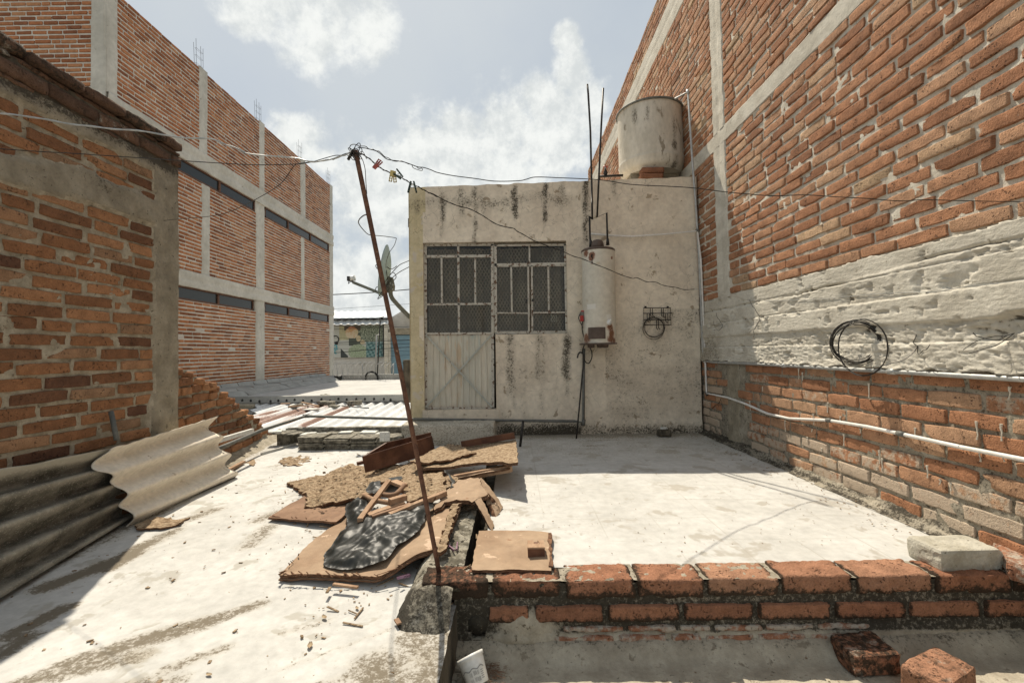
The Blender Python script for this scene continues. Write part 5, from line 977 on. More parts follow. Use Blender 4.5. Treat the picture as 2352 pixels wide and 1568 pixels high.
wire([(-60, 336)]+[C1(*q) for q in ((0, 1000), (250, 1018), (500, 1032), (800, 1052), (1100, 1072), (1400, 1092), (1700, 1108), (1950, 1105), (2080, 1092))]+[C8(-100, 335), C8(60, 320), C8(170, 285), C8(290, 255), C8(370, 190)], (1.6, 1.86), .0017, 'thin wire running left from the pole top below the shiny one')
wire([C1(*q) for q in ((1100, 1482), (1220, 1470), (1350, 1460), (1460, 1445), (1550, 1420), (1650, 1375), (1750, 1322), (1830, 1275), (1900, 1220), (1950, 1150), (1990, 1105), (2080, 1090))], (2.9, 1.86), .0017, 'thin wire curving down in front of the long brick building')
wire([C8(450, 305), C8(500, 370), C8(550, 500), C8(580, 650), C8(590, 850), C8(612, 1130)], (1.86, 1.87), .0015, 'short loose wire hanging beside the pole')
wire([C8(460, 270), C8(490, 240), C8(520, 240), C8(560, 290), C8(605, 400)], (1.85, 1.86), .0013, 'tiny bent wire end below the pole knot')
q = [C2(*v) for v in ((355, 765), (320, 780), (288, 815), (292, 850), (330, 900), (370, 935), (420, 943), (500, 950), (600, 965), (607, 980), (590, 1030), (550, 1090), (525, 1160), (520, 1220))]
mb = MB(); mb.tube(curve([P(a, b, y=1.88+.25*i) for i, (a, b) in enumerate(q)]), .003, 5, rad=None); mb.build('wire', M['steel_d'], None, 'kinked wire running from the middle of the pole towards the dish', 'wire')
# clothes pegs
def peg(tip, dirv_, spread, mat, lb_, L=.078, face=(0, -1, 0), grp='clothes pegs', flat=False):
    "two jaws with holes in the legs, steel spring"
    root = thing('clothes_peg', lb_, 'clothes peg', grp); d = Vector(dirv_).normalized(); f = Vector(face).normalized(); s = d.cross(f).normalized(); f = s.cross(d)
    for sg in (-1, 1):
        mb = MB(); an = sg*spread; dd = (d*math.cos(an)+s*math.sin(an)); ssd = dd.cross(f); w, th = .0105, .0062
        c0 = Vector(tip)+s*sg*.003
        for (a, b, lo, hi) in ((0, .5, -1, 1), (.5, 1, -1, -.45), (.5, 1, .45, 1), (.5, .55, -1, 1), (.68, .74, -1, 1), (.94, 1, -1, 1)):
            m_ = Matrix((( *dd, ), (*f, ), (*ssd, ))).transposed().to_4x4(); m_.translation = c0+s*sg*.003
            if flat: m_.translation = c0+f*sg*.004; mb.box((a*L, -.002, lo*.0068), (b*L, .002, hi*.0068), M=m_)
            else: mb.box((a*L, lo*w/2, -th/2), (b*L, hi*w/2, th/2), M=m_)
        mb.build('jaw', mat, root)
    mb = MB(); c = Vector(tip)+d*L*.42; mb.tube([c+s*math.cos(a)*.008+f*(.005*math.sin(a*.5)-.002)+d*.006*math.sin(a) for a in lin(0, 12, .5)], .0009, 4); mb.build('spring', M['galv'], root)
    return root
def C8P(a, b, y=1.88): return P(*C8(a, b), y=y)
def pegv(tip, end, *a, **k): t_, e = C8P(*tip), C8P(*end); return peg(t_, e-t_, *a, L=(e-t_).length, **k)
pegv((755, 595), (905, 425), .09, M['peg_red'], 'faded red clothes peg nearest the pole on the lower wire', flat=True)
pegv((1162, 645), (1152, 880), .13, M['peg_yel'], 'faded yellow clothes peg hanging from the lower wire', flat=True)
pegv((1340, 788), (1195, 650), .14, M['peg_grn'], 'dark green clothes peg lying along the wire right beside the yellow one')
pegv((1562, 865), (1562, 1105), .24, M['peg_grn'], 'dark green clothes peg hanging open in front of the house corner')
CF = lambda a, b: (1400/1.741+.2197*a, 1800/1.741+.2197*b)   # 2091-px crop
a = P(*CF(490, 1335), z=-.065); peg(a, (1, .35, .1), .30, M['peg_pur'], 'purple clothes peg on the floor under the hardboard edge', L=.06, face=(-.2, .3, 1))
a = P(*CF(1100, 1040), z=.012); peg(a, (-.35, 1, .05), .28, M['peg_pur'], 'pinkish clothes peg lying open on the cement ridge', L=.07, face=(0, -.2, 1))
# ------------------------------------------------------------------ corrugated fibre-cement sheets by the left wall
def sheet(name, A, B, C, D, waves, amp, th, mat, lb_, edge, st, ph=0):
    "A-B lower edge, D-C upper edge; ripples run along A-B"
    A, B, C, D = map(Vector, (A, B, C, D)); nrm = ((B-A).cross(D-A)).normalized(); nrm = nrm if nrm.x > 0 else -nrm; mb = MB(); us = lin(0, 1, .02); vs = lin(0, 1, .012)
    def f(o): 
        def g(u, v):
            u2, v2 = edge(u, v); p = (A.lerp(B, u2)).lerp(D.lerp(C, u2), v2); return (p+nrm*(amp*math.sin(v2*waves*2*math.pi+ph)+o+.004*noise.noise((u*4, v*4, 0))), st(u, v))
        return g
    mb.grid(us, vs, f(th/2)); mb.grid(us, vs, f(-th/2)); n = len(us); m_ = len(vs)
    N = n*m_; fs = []
    for j in range(m_-1):
        for i in (0, n-1): fs.append((j*n+i, (j+1)*n+i, (j+1)*n+i+N, j*n+i+N))
    for i in range(n-1):
        for j in (0, m_-1): fs.append((j*n+i, j*n+i+1, j*n+i+1+N, j*n+i+N))
    mb.f += fs; mb.fm += [0]*len(fs); mb.sm += [False]*len(fs)
    return mb.build(name, mat, None, lb_, 'corrugated sheet', 'corrugated sheets leaning by the left wall')
zf = -.085
A = P(0, 1362, z=zf); B = P(262, 1203, z=zf+.01); d = (B-A).normalized(); A2 = A-d*.75; 
D = P(0, 1078, x=XL+.06); C = P(236, 1040, x=XL+.06)
D2 = Vector((XL+.06, A2.y, D.z+.02))
A2.x += .03; B.x += .045
sheet('corrugated_sheet', A2, B+d*.02, C+Vector((0, .03, 0)), D2, 4.1, .040, .007, M['asb_dark'], 'blackened grey corrugated sheet at the far left', lambda u, v: (u+(.03*noise.noise((v*6, 0, 0))+.03*(1-v) if u > .97 else 0)*1, v+(.02*noise.noise((u*8, 3, 0)) if v > .98 else 0)), lambda u, v: .55*ss(v, .88, 1)+.10+.30*math.sin(v*4.1*2*math.pi+1.0)+.25*noise.noise((u*4, v*2, 0)), ph=1.0)  # lichen and dust; crests also lightened in the colour along the ripples
mb = MB()
A = P(303, 1208, z=-.075); B = P(541, 1102, z=-.065); D = P(216, 1048, x=-2.16); C = P(487, 958, x=-2.415)
D = Vector((-2.20, A.y-.06, 0)); 
D = P(245, 1030, x=-2.345)
def ebg(u, v):
    u2 = u; 
    if u < .06: u2 = u-(.10*math.exp(-((v-.80)/.13)**2)-.0)+.012*noise.noise((v*12, 1, 0))
    if u > .94: u2 = u+(.035*math.sin(v*3.4*2*math.pi+.6)-.04*ss(v, .55, .9)+.05*ss(v, .95, 1))
    return u2, v+(.018*noise.noise((u*14, 0, 0)) if v > .98 else 0)
sheet('corrugated_sheet', A, B, C, D, 3.4, .038, .007, M['asb_beige'], 'beige corrugated sheet leaning over the end of the blackened one', ebg, lambda u, v: .80*ss(v, .12, .0)*ss(u, .3, .8)+.5*ss(v, .05, 0), ph=-1.2)
mb = MB(); a, b = P(255, 945, x=XL+.05), P(268, 1010, x=XL+.12); mb.tube([a, b], .013, 8); mb.build('short_stake', M['greypipe'], None, 'short grey stake standing against the near left wall', 'stake')
mb = MB(); a, b = P(492, 1005, x=-2.2), P(640, 985, y=4.95); a, b = P(500, 1012, y=3.7), P(580, 988, y=4.2); mb.beam(a, b, .03, .035); mb.build('plank', M['tile_w'], None, 'grey weathered stick lying on the ruined wall', 'plank')
mb = MB(); a, b = P(519, 1082, z=-.02), P(560, 1060, z=-.02); mb.beam(a, b, .03, .02); mb.build('plank', M['wood'], None, 'short rotten stick on the floor past the beige sheet', 'plank')
mb = MB(); a, b = P(600, 1042, z=-.03), P(680, 1018, z=-.03); mb.beam(a, b, .02, .015); mb.build('batten', M['label'], None, 'thin white batten lying along the foot of the ruined wall', 'batten')
# ------------------------------------------------------------------ tile stacks
D4 = lambda a, b: (390.6+.2565*a, 631.8+.2565*b)
yt = 4.62; rr = random.Random(15); k = 0
mb = MB(); mb.box((-.14, -.14, 0), (.14, .14, .0145)); tp = mb.build('floor_tile', M['tile']); tm = tp.data; bpy.data.objects.remove(tp)
mb = MB(); rock(mb, (-.14, -.14, 0), (.14, .14, .015), r=.004, n=(10, 10, 2), amp=.0022, sc=20, smooth=False); tp = mb.build('floor_tile', M['tile']); tm = tp.data; bpy.data.objects.remove(tp)
tm2 = tm.copy(); tm2.materials[0] = M['tile_w']
SN = ('leftmost', 'second', 'third', 'right-hand'); zb = -.045
for s_, (xa, xb_, top) in enumerate(((1140, 1370, 9), (1372, 1604, 8), (1607, 1838, 8), (1842, 2064, 8))):
    a, b = P(*D4(xa, 1488), y=yt), P(*D4(xb_, 1488), y=yt); sc = (b.x-a.x)/.285
    for i in range(top):
        o = bpy.data.objects.new('floor_tile', tm); COLL.objects.link(o)
        o.location = ((a.x+b.x)/2+rr.uniform(-.009, .009), yt+.14*sc+rr.uniform(-.014, .014), zb+i*.0158); o.scale = (sc, sc, 1); o.rotation_euler = (0, 0, rr.uniform(-.02, .02))
        tag(o, ('bottom tile' if i == 0 else 'top tile' if i == top-1 else 'tile number %s up' % ('two', 'three', 'four', 'five', 'six', 'seven', 'eight')[i-1])+' of the %s full stack of dirty square tiles' % SN[s_], 'tile', 'dirty square tiles stacked before the house step')
for i, (cx_, cy_, h, w, m_, lb_, an) in enumerate(((1275, 1335, .112, 1.0, 'tile', 'large dark tile skewed on top of the leftmost stack', -.25), (1240, 1300, .13, .45, 'tile_w', 'small pale tile at the back of the leftmost stack', .3), (1475, 1325, .10, .5, 'tile_w', 'small pale tile left on the second stack', .1), (1510, 1352, .088, .95, 'tile_w', 'broad pale tile capping the second stack', .05),
        (1660, 1322, .105, .5, 'tile', 'rough dark tile at the back of the third stack', -.2), (1770, 1312, .112, .48, 'tile_w', 'pale tile on the back of the third stack', .1), (1820, 1335, .098, .6, 'tile', 'dark thin tile over the gap between third and right-hand stacks', 0), (1950, 1310, .112, .6, 'tile_w', 'long pale tile on the back of the right-hand stack', .0), (2000, 1340, .095, .6, 'tile_w', 'pale tile at the front of the right-hand stack', .05), (1720, 1365, .088, .85, 'tile', 'wide dark tile capping the third stack', 0))):
    q = P(*D4(cx_, cy_+10), z=zb+h+.01); o = bpy.data.objects.new('floor_tile', tm2 if m_ == 'tile_w' else tm); COLL.objects.link(o); o.location = (q.x, min(q.y, yt+.3), zb+h+.014); o.scale = (w, .5*w+.2, 1.1); o.rotation_euler = (rr.uniform(-.03, .03), rr.uniform(-.03, .03), an)
    tag(o, lb_, 'tile', 'loose tiles lying on the stacks')
for i, (cx_, cy_, sx_, m_, lb_) in enumerate(((1420, 1492, .38, 'tile_w', 'small pale tile flat on the floor before the stacks, left of a pair'), (1510, 1488, .32, 'tile_w', 'small pale tile flat on the floor before the stacks, right of a pair'), (1855, 1512, .62, 'tile', 'black tile lying on the floor under the leaning white tile'))):
    q = P(*D4(cx_, cy_+5), z=-.045); o = bpy.data.objects.new('floor_tile', tm2 if m_ == 'tile_w' else tm); COLL.objects.link(o); o.location = (q.x, q.y, -.045+.002); o.scale = (sx_, .25, 1); tag(o, lb_, 'tile')
mb = MB(); a, b = P(*D4(1868, 1492), y=4.54), P(*D4(1975, 1398), y=4.6)
for i in range(2):
    for j in range(2): w_ = (b.x-a.x)/2; h_ = (b.z-a.z)/2; mb.box((a.x+i*w_+.001, 0, a.z+j*h_+.001), (a.x+(i+1)*w_-.001, .012, a.z+(j+1)*h_-.001), M=Matrix.Translation((0, 4.57, 0)))
mb.build('grooved_tile', M['tile_w'], None, 'pale tile with a cross groove standing against the right-hand stack', 'tile')
mb = MB(); a, b = P(*D4(1075, 1395), y=5.2), P(*D4(1235, 1288), y=5.2); rock(mb, (a.x, 5.08, -.3), (-1.2, 5.17, .115), r=.012, n=(30, 5, 8), amp=.006, sc=10); rock(mb, (a.x, 4.9, -.3), (a.x+.14, 5.1, .10), r=.012, n=(5, 5, 8), amp=.006, sc=10); mb.build('low_parapet', M['tile'], None, 'low cement parapet behind the tile stacks', 'parapet')
# ------------------------------------------------------------------ pile of boards
D6 = lambda a, b, z: P(516.9+.3419*a, 919+.3419*b, z=z)
def board(name, L, th, mats, lb_, cat='board', **k): return slab(name, [D6(*q) for q in L], th, mats, label=lb_, cat=cat, **k)
board('hardboard_panel', ((290, 782, -.045), (400, 715, -.045), (545, 640, -.045), (760, 620, -.04), (900, 660, -.03), (860, 720, -.03), (745, 824, -.045), (500, 803, -.045)), .014, [M['hard_red'], M['hard_edge']], 'brown hardboard panel flat on the floor at the left of the pile', seed=1, rag=.004)
board('hardboard_panel', ((370, 1172, -.062), (465, 1065, -.060), (600, 930, -.055), (745, 835, -.05), (850, 770, -.02), (1250, 730, .0), (1500, 690, .035), (1585, 705, .045), (1545, 800, .04), (1480, 935, .035), (1400, 1000, .015), (1000, 1185, -.045), (800, 1178, -.055)), .024, [M['hard'], M['hard_edge']], 'large tan layered hardboard sheet resting on the cement ridge under the black plastic', seed=2, rag=.003, layers=3, amp=.003, planar=False)
board('board_strip', ((1585, 698, .062), (1530, 800, .062), (1500, 940, .055), (1460, 1010, .045), (1425, 1000, .04), (1470, 860, .055), (1530, 700, .06)), .02, [M['chip'], M['hard_edge']], 'splintered strip of board along the right edge of the large tan sheet', seed=22, rag=.014, layers=2, amp=.012, step=.018, nsc=25)
board('chipboard_sheet', ((415, 548, -.03), (560, 522, -.02), (700, 485, -.01), (835, 428, .0), (950, 440, .02), (1150, 430, .03), (1330, 400, .05), (1430, 420, .06), (1480, 480, .05), (1180, 520, .04), (1050, 545, .035), (960, 620, .02), (885, 662, .0), (700, 690, -.015), (540, 713, -.03), (545, 640, -.03), (505, 595, -.03)), .022, [M['chip'], M['hard_edge']], 'wide crumbling chipboard sheet spread across the middle of the pile', planar=False, seed=3, rag=.016, layers=2, amp=.020, step=.020, nsc=9)
board('chipboard_sheet', ((1300, 430, .10), (1500, 300, .13), (1700, 292, .17), (1955, 265, .225), (1968, 408, .225), (1700, 425, .165), (1430, 455, .115), (1330, 460, .095)), .020, [M['chip'], M['hard_edge']], 'pale rough chipboard sheet jutting right at the top of the pile', seed=4, rag=.006, layers=2, amp=.008)
board('chipboard_sheet', ((1250, 400, .125), (1420, 320, .145), (1520, 290, .16), (1690, 352, .19), (1500, 400, .155), (1350, 425, .13)), .016, [M['chip'], M['hard_edge']], 'ragged flake of chipboard lying on the jutting sheet', seed=5, rag=.016, amp=.014, step=.02, nsc=12)
board('hardboard_panel', ((1480, 500, .07), (1900, 428, .17), (1915, 450, .17), (1560, 525, .08)), .014, [M['hard'], M['hard_edge']], 'narrow tan board under the jutting chipboard', seed=6)
mb = MB(); mb.beam(D6(1540, 525, .07), D6(1925, 455, .155), .035, .045); mb.build('batten', M['wood'], None, 'timber batten carrying the jutting chipboard on the right', 'batten')
board('chipboard_piece', ((1195, 515, .09), (1320, 495, .10), (1462, 480, .11), (1475, 560, .105), (1492, 622, .10), (1380, 640, .09), (1240, 682, .08), (1180, 605, .08)), .02, [M['chip'], M['hard_edge']], 'square of pale flaking chipboard on the centre of the pile', seed=7, rag=.012, layers=2, amp=.010, step=.02, nsc=14)
board('chipboard_piece', ((1440, 520, .09), (1520, 500, .09), (1575, 528, .08), (1530, 570, .08), (1480, 590, .08)), .018, [M['chip'], M['hard_edge']], 'small chipboard scrap right of the flaking square', seed=17, rag=.01, amp=.01, step=.02)
board('bent_board', ((1400, 735, .055), (1430, 680, .07), (1500, 600, .095), (1568, 532, .12), (1700, 520, .13), (1735, 580, .12), (1762, 630, .10), (1660, 680, .085), (1555, 655, .09), (1480, 690, .065)), .024, [M['hard'], M['hard_edge']], 'cracked tan board folded over the ridge at the right of the pile', seed=8, rag=.010, layers=2, amp=.006, step=.022)
def quadb(name, pts, off, mat, par=None, **k):
    mb = MB(); off = Vector(off); pts = [Vector(q) for q in pts]; n = len(pts); mb.add(pts+[q+off for q in pts], [tuple(range(n)), tuple(range(2*n-1, n-1, -1))]+[(i, (i+1) % n, (i+1) % n+n, i+n) for i in range(n)]); return mb.build(name, mat, par, **k)
for i, (L, lb_) in enumerate(((((1692, 530, .125), (1722, 520, .125), (1868, 715, .008), (1848, 748, .0)), 'outer one of the boards leaning from the ridge onto the terrace'), (((1735, 605, .10), (1765, 622, .10), (1852, 742, .010), (1828, 775, .0)), 'middle one of the boards leaning from the ridge onto the terrace'), (((1675, 650, .095), (1712, 640, .10), (1808, 838, .012), (1796, 872, .0)), 'near one of the boards leaning from the ridge onto the terrace'))):
    q = [D6(*v) for v in L]; nn = (q[1]-q[0]).cross(q[2]-q[1]).normalized(); nn = nn if nn.z > 0 else -nn
    mb = MB(); mid = lambda u, v: q[0].lerp(q[1], u).lerp(q[3].lerp(q[2], u), v)
    def fs_(o): return lambda u, v: mid(u, v)+nn*(o+.010*math.sin(v*3.1)+.003*noise.noise((u*4, v*8, i)))+(q[1]-q[0]).normalized()*.008*noise.noise((v*7, u*3, i+4))
    U = lin(-.3, 1, .2); V_ = lin(0, 1, .06); mb.grid(U, V_, fs_(0), smooth=False); mb.grid(U, V_, fs_(-.022), smooth=False); n = len(U); m_ = len(V_); N = n*m_; f = []
    for j in range(m_-1): f += [(j*n+e_, (j+1)*n+e_, (j+1)*n+e_+N, j*n+e_+N) for e_ in (0, n-1)]
    for e_ in range(n-1): f += [(j*n+e_, j*n+e_+1, j*n+e_+1+N, j*n+e_+N) for j in (0, m_-1)]
    mb.f += f; mb.fm += [1]*len(f); mb.sm += [False]*len(f); mb.build('leaning_board', [M['hard'], M['hard_edge']], None, lb_, 'board')
mb = MB(); r = random.Random(88)
for k in range(350):
    a_, b_ = r.choice(((560, 560), (700, 540), (850, 480), (750, 620), (1050, 460), (650, 660), (950, 540), (1340, 560), (900, 600), (1230, 440))); a_ += r.gauss(0, 60); b_ += r.gauss(0, 26)
    zf_ = .0+.055*ss(a_, 500, 1300)+(.09 if a_ > 1320 and b_ < 430 else 0)+(.055 if 1200 < a_ < 1480 and b_ > 490 else 0); q = D6(a_, b_, zf_); s_ = r.choice((.003, .005, .007, .011))
    M_ = Matrix.Translation(q+Vector((0, 0, r.uniform(-.004, .008))))@Matrix.Rotation(r.uniform(0, 6.3), 4, 'Z')@Matrix.Rotation(r.gauss(0, .35), 4, 'X')@Matrix.Rotation(r.gauss(0, .3), 4, 'Y'); mb.box((-s_, -s_*r.uniform(.3, .8), 0), (s_, s_*r.uniform(.3, .8), s_*.25), M=M_)
mb.build('chipboard_flakes', M['chip'], None, 'loose flakes shed over the crumbling chipboard sheets', 'flakes', kind='stuff')
r = random.Random(123); mb = MB()
for k in range(70):
    e_ = r.choice((((370, 1172), (800, 1180)), ((800, 1180), (1000, 1188)), ((1000, 1188), (1440, 1010)), ((370, 1172), (600, 935)), ((290, 782), (745, 824)), ((540, 713), (885, 662)), ((1480, 935), (1585, 705)))); t_ = r.random()
    a_ = e_[0][0]+(e_[1][0]-e_[0][0])*t_; b_ = e_[0][1]+(e_[1][1]-e_[0][1])*t_; z_ = -.052+.09*ss(a_, 900, 1500); p_ = D6(a_, b_, z_); q_ = D6(e_[1][0], e_[1][1], z_)-D6(e_[0][0], e_[0][1], z_); q_ = q_.normalized(); L_ = r.uniform(.006, .024); q_ = (q_+Vector((r.gauss(0, .25), r.gauss(0, .25), r.gauss(0, .12)))).normalized()
    mb.beam(p_-q_*L_+Vector((0, 0, r.uniform(0, .016))), p_+q_*L_, r.uniform(.003, .007), .002)
mb.build('board_splinters', M['hard_edge'], None, 'torn fibres and splinters along the broken board edges of the pile', 'splinters', kind='stuff')
# drawer-like trough of dark boards
tg = thing('wooden_trough', 'dark varnished wooden trough lying on the pile', 'trough')
def vboard(name, a, b, z0, z1, th, mat, par): 
    mb = MB(); a = Vector(a); b = Vector(b); n_ = Vector((-(b-a).y, (b-a).x, 0)).normalized()*th; 
    mb.add([a+Vector((0, 0, z0)), b+Vector((0, 0, z0)), b+Vector((0, 0, z1)), a+Vector((0, 0, z1)), a+n_+Vector((0, 0, z0)), b+n_+Vector((0, 0, z0)), b+n_+Vector((0, 0, z1)), a+n_+Vector((0, 0, z1))], [(0, 1, 2, 3), (7, 6, 5, 4), (0, 4, 5, 1), (1, 5, 6, 2), (2, 6, 7, 3), (3, 7, 4, 0)]); return mb.build(name, mat, par)
fa, fb = D6(942, 487, .035), D6(1408, 352, .08)
ta = P(516.9+.3419*920, 919+.3419*378, y=fa.y-.0); tb = P(516.9+.3419*1385, 919+.3419*240, y=fb.y+.02)
def quadb(name, pts, off, mat, par=None, **k):
    mb = MB(); off = Vector(off); pts = [Vector(q) for q in pts]; n = len(pts); mb.add(pts+[q+off for q in pts], [tuple(range(n)), tuple(range(2*n-1, n-1, -1))]+[(i, (i+1) % n, (i+1) % n+n, i+n) for i in range(n)]); return mb.build(name, mat, par, **k)
quadb('front_board', [fa, fb, tb, ta], (.004, .018, 0), M['wood_d'], tg)
bk = Vector((-.02, .22, .0)); ba = P(516.9+.3419*1075, 919+.3419*285, y=fa.y+.30); bb = P(516.9+.3419*1380, 919+.3419*215, y=fb.y+.20); 
quadb('back_board', [ba-Vector((0, 0, .16)), bb-Vector((0, 0, .15)), bb, ba], (.004, .016, 0), M['wood_d'], tg)
quadb('end_board', [fa+Vector((0, .018, .02)), ta+Vector((0, .018, -.0)), ba+Vector((0, 0, -.0)), ba-Vector((0, 0, .15))], (.014, .003, 0), M['wood_d'], tg)
quadb('bottom_board', [fa+Vector((.01, .02, .006)), fb+Vector((-.01, .02, .006)), bb-Vector((.01, .0, .14)), ba-Vector((-.01, .0, .15))], (0, 0, .01), M['wood_d'], tg)
mb = MB(); mb.beam(D6(888, 425, .02), D6(990, 400, .03), .03, .025); mb.build('batten', M['wood_d'], None, 'dark batten end poking out left of the trough', 'batten')
mb = MB(); mb.beam(D6(1590, 312, .165)+Vector((0, 0, .02)), D6(1945, 252, .24)+Vector((0, 0, .02)), .03, .05); mb.build('batten', M['wood_d'], None, 'dark brown batten lying on the jutting chipboard sheet', 'batten')
mb = MB(); a = P(516.9+.3419*1982, 919+.3419*310, z=.0); mb.tube([a, P(516.9+.3419*2003, 919+.3419*135, y=a.y)], .013, 8); mb.build('stub_pipe', M['steel_d'], None, 'short black pipe standing upright behind the jutting chipboard', 'pipe')
# sticks
def stick(name, a, b, w, h, mat, lb_, cat='stick'):
    mb = MB(); a, b = D6(*a), D6(*b); N = 14; d = b-a; vs = []; sd = d.cross(Vector((0, 0, 1))).normalized()
    for i in range(N+1):
        k = i/N; c = a+d*k+sd*.004*noise.noise((k*3, a.x*9, 0)); ww = w/2*(1+.12*noise.noise((k*6, a.y, 1)))
        for x, y in ((-1, -1), (1, -1), (1, 1), (-1, 1)): vs.append(c+sd*x*ww+Vector((0, 0, y*h/2*(1+.15*noise.noise((k*9, x, y))))))
    fs = [(i*4+j, i*4+(j+1) % 4, i*4+4+(j+1) % 4, i*4+4+j) for i in range(N) for j in range(4)]+[(3, 2, 1, 0), (N*4, N*4+1, N*4+2, N*4+3)]
    mb.add(vs, fs); return mb.build(name, M[mat], None, lb_, cat)
stick('batten', (905, 805, .05), (1100, 545, .14), .03, .022, 'wood', 'light timber batten slanting down over the black plastic', 'batten')
stick('batten', (985, 785, .055), (1245, 700, .075), .03, .02, 'hard_red', 'short reddish batten under the long one', 'batten')
stick('batten', (960, 770, .06), (1200, 685, .085), .045, .012, 'wood', 'flat split slat left of the centre of the pile', 'batten')
stick('batten', (1105, 775, .055), (1480, 622, .10), .032, .028, 'wood', 'long timber batten running right under the flaking square', 'batten')
stick('block', (1105, 680, .10), (1215, 650, .105), .04, .03, 'wood', 'short squared timber offcut left of the flaking square', 'offcut')
mb = MB(); mb.tube(curve([D6(935, 635, .08), D6(1000, 668, .085), D6(1110, 690, .085)]), .014, 10); mb.build('turned_wood', M['wood'], None, 'split rounded wooden leg at the left of the sticks', 'turned wood')
mb = MB(); mb.tube(curve([D6(1060, 632, .10), D6(1140, 632, .11), D6(1205, 570, .12)]), .014, 10, rad=None); mb.build('turned_wood', M['hard_red'], None, 'curved brown wooden leg behind the split one', 'turned wood')
mb = MB(); mb.beam(D6(1130, 545, .12), D6(1205, 575, .12), .05, .018); mb.build('batten', M['wood'], None, 'short broad slat behind the curved leg', 'batten')
# black plastic film
rf = random.Random(77); TD = [(Vector((math.cos(a), math.sin(a))), f, rf.random(), w_) for a, f, w_ in ((.35, 5, .5), (1.5, 8, .8), (2.4, 11, .9), (.9, 14, .9), (2.0, 18, .7), (2.9, 24, .5))]
def crumple(x, y):
    wx, wy = x+.05*noise.noise((x*5, y*5, 1)), y+.05*noise.noise((x*5, y*5, 8)); h = 0
    for d, f, ph, w_ in TD: k = (wx*d.x+wy*d.y)*f+ph*3; k = k-math.floor(k); g = .35+1.1*max(0, noise.noise((x*6+ph*40, y*6, f))+.3); h += w_*g*(1-abs(2*k-1))/f*9
    return h/4
def film(L, lb_, seed, amp=.022, step=.0062, zb_=.03):
    pts = [D6(*q) for q in L]; from mathutils.geometry import delaunay_2d_cdt
    out = []
    for i, a in enumerate(pts):
        b = pts[(i+1) % len(pts)]; n = max(1, int((b-a).length/.02))
        for j in range(n): q = a.lerp(b, j/n); d = (b-a).normalized(); out.append(q+Vector((-d.y, d.x, 0))*noise.noise(q*18)*.012)
    xs = [q.x for q in out]; ys = [q.y for q in out]; N = len(out); ex = []
    y = min(ys)
    while y < max(ys):
        x = min(xs)
        while x < max(xs): ex.append(Vector((x+rnd.uniform(-.48, .48)*step, y+rnd.uniform(-.48, .48)*step))); x += step
        y += step
    V, E_, F_, *_r = delaunay_2d_cdt([Vector((q.x, q.y)) for q in out]+ex, [(i, (i+1) % N) for i in range(N)], [tuple(range(N))], 1, 1e-6)
    A = np.array([(q.x, q.y, q.z) for q in pts]); O = np.array([(q.x, q.y) for q in out]); vs = []
    for p in V:
        w = 1/(((p.x-A[:, 0])**2+(p.y-A[:, 1])**2)**1.3+1e-6); z = float((w*A[:, 2]).sum()/w.sum()); de = float(np.sqrt(((O-np.array(p))**2).sum(1)).min())
        q = Vector((p.x, p.y, seed)); q += noise.noise_vector(q*7)*.05
        cr = 1-abs(noise.noise(q*7))*2.8; c2 = 1-abs(noise.noise(q*15+Vector((5, 0, 0))))*2.4; cell = noise.voronoi(q*8)[0][0]
        f = ss(de, 0, .05); vs.append((p.x, p.y, z+.004+amp*f*crumple(p.x, p.y)*1.5))
    mb = MB(); mb.add(vs, [tuple(f) for f in F_], smooth=True); n0 = len(mb.v); return mb.build('plastic_sheet', M['film'], None, lb_, 'plastic sheet')
film(((655, 1112, -.045), (665, 1050, -.04), (700, 1000, -.03), (745, 930, -.02), (800, 870, .0), (825, 840, .01), (805, 760, .02), (818, 700, .03), (900, 650, .05), (960, 680, .06), (960, 780, .05), (1050, 775, .05), (1200, 750, .055), (1360, 690, .065), (1395, 690, .065), (1400, 720, .06), (1350, 770, .05), (1325, 830, .035), (1305, 875, .03), (1230, 930, .02), (1180, 965, .015), (1080, 1070, -.01), (1000, 1105, -.025), (920, 1130, -.035), (820, 1145, -.045), (700, 1135, -.045)), 'crumpled black plastic sheet draped over the large tan board', 3, amp=.034)
film(((940, 600, .06), (985, 550, .07), (1045, 545, .08), (1060, 580, .09), (1000, 630, .08), (960, 625, .07)), 'small flap of black plastic behind the wooden legs', 9, amp=.02)
film(((1100, 525, .10), (1190, 512, .11), (1200, 530, .11), (1130, 548, .11)), 'black plastic scrap behind the flaking square', 11, amp=.012)
film(((1485, 498, .11), (1505, 496, .12), (1545, 545, .11), (1535, 585, .10), (1515, 590, .10), (1520, 540, .11)), 'twisted black plastic strip at the right of the flaking square', 13, amp=.012)
# rotten chipboard mats on the floor
board('chipboard_crumbs', ((358, 415, -.04), (400, 385, -.04), (480, 372, -.04), (575, 378, -.04), (560, 410, -.04), (500, 438, -.04), (400, 436, -.04)), .010, [M['chip'], M['hard_edge']], 'rotten round patch of chipboard on the floor left of the pile', cat='debris', seed=50, rag=.02, amp=.014, step=.018, nsc=22)
board('chipboard_crumbs', ((-620, 855, -.06), (-560, 810, -.06), (-430, 790, -.06), (-330, 795, -.06), (-250, 780, -.06), (-300, 830, -.06), (-430, 850, -.06), (-560, 860, -.06)), .010, [M['chip'], M['hard_edge']], 'rotten chipboard scraps on the floor below the beige sheet', cat='debris', seed=51, rag=.02, amp=.014, step=.02, nsc=20)
board('chipboard_crumbs', ((130, 420, -.04), (190, 395, -.04), (235, 402, -.04), (190, 440, -.04)), .008, [M['chip'], M['hard_edge']], 'little heap of chipboard crumbs near the ruined wall', cat='debris', seed=52, rag=.01, amp=.01, step=.02)
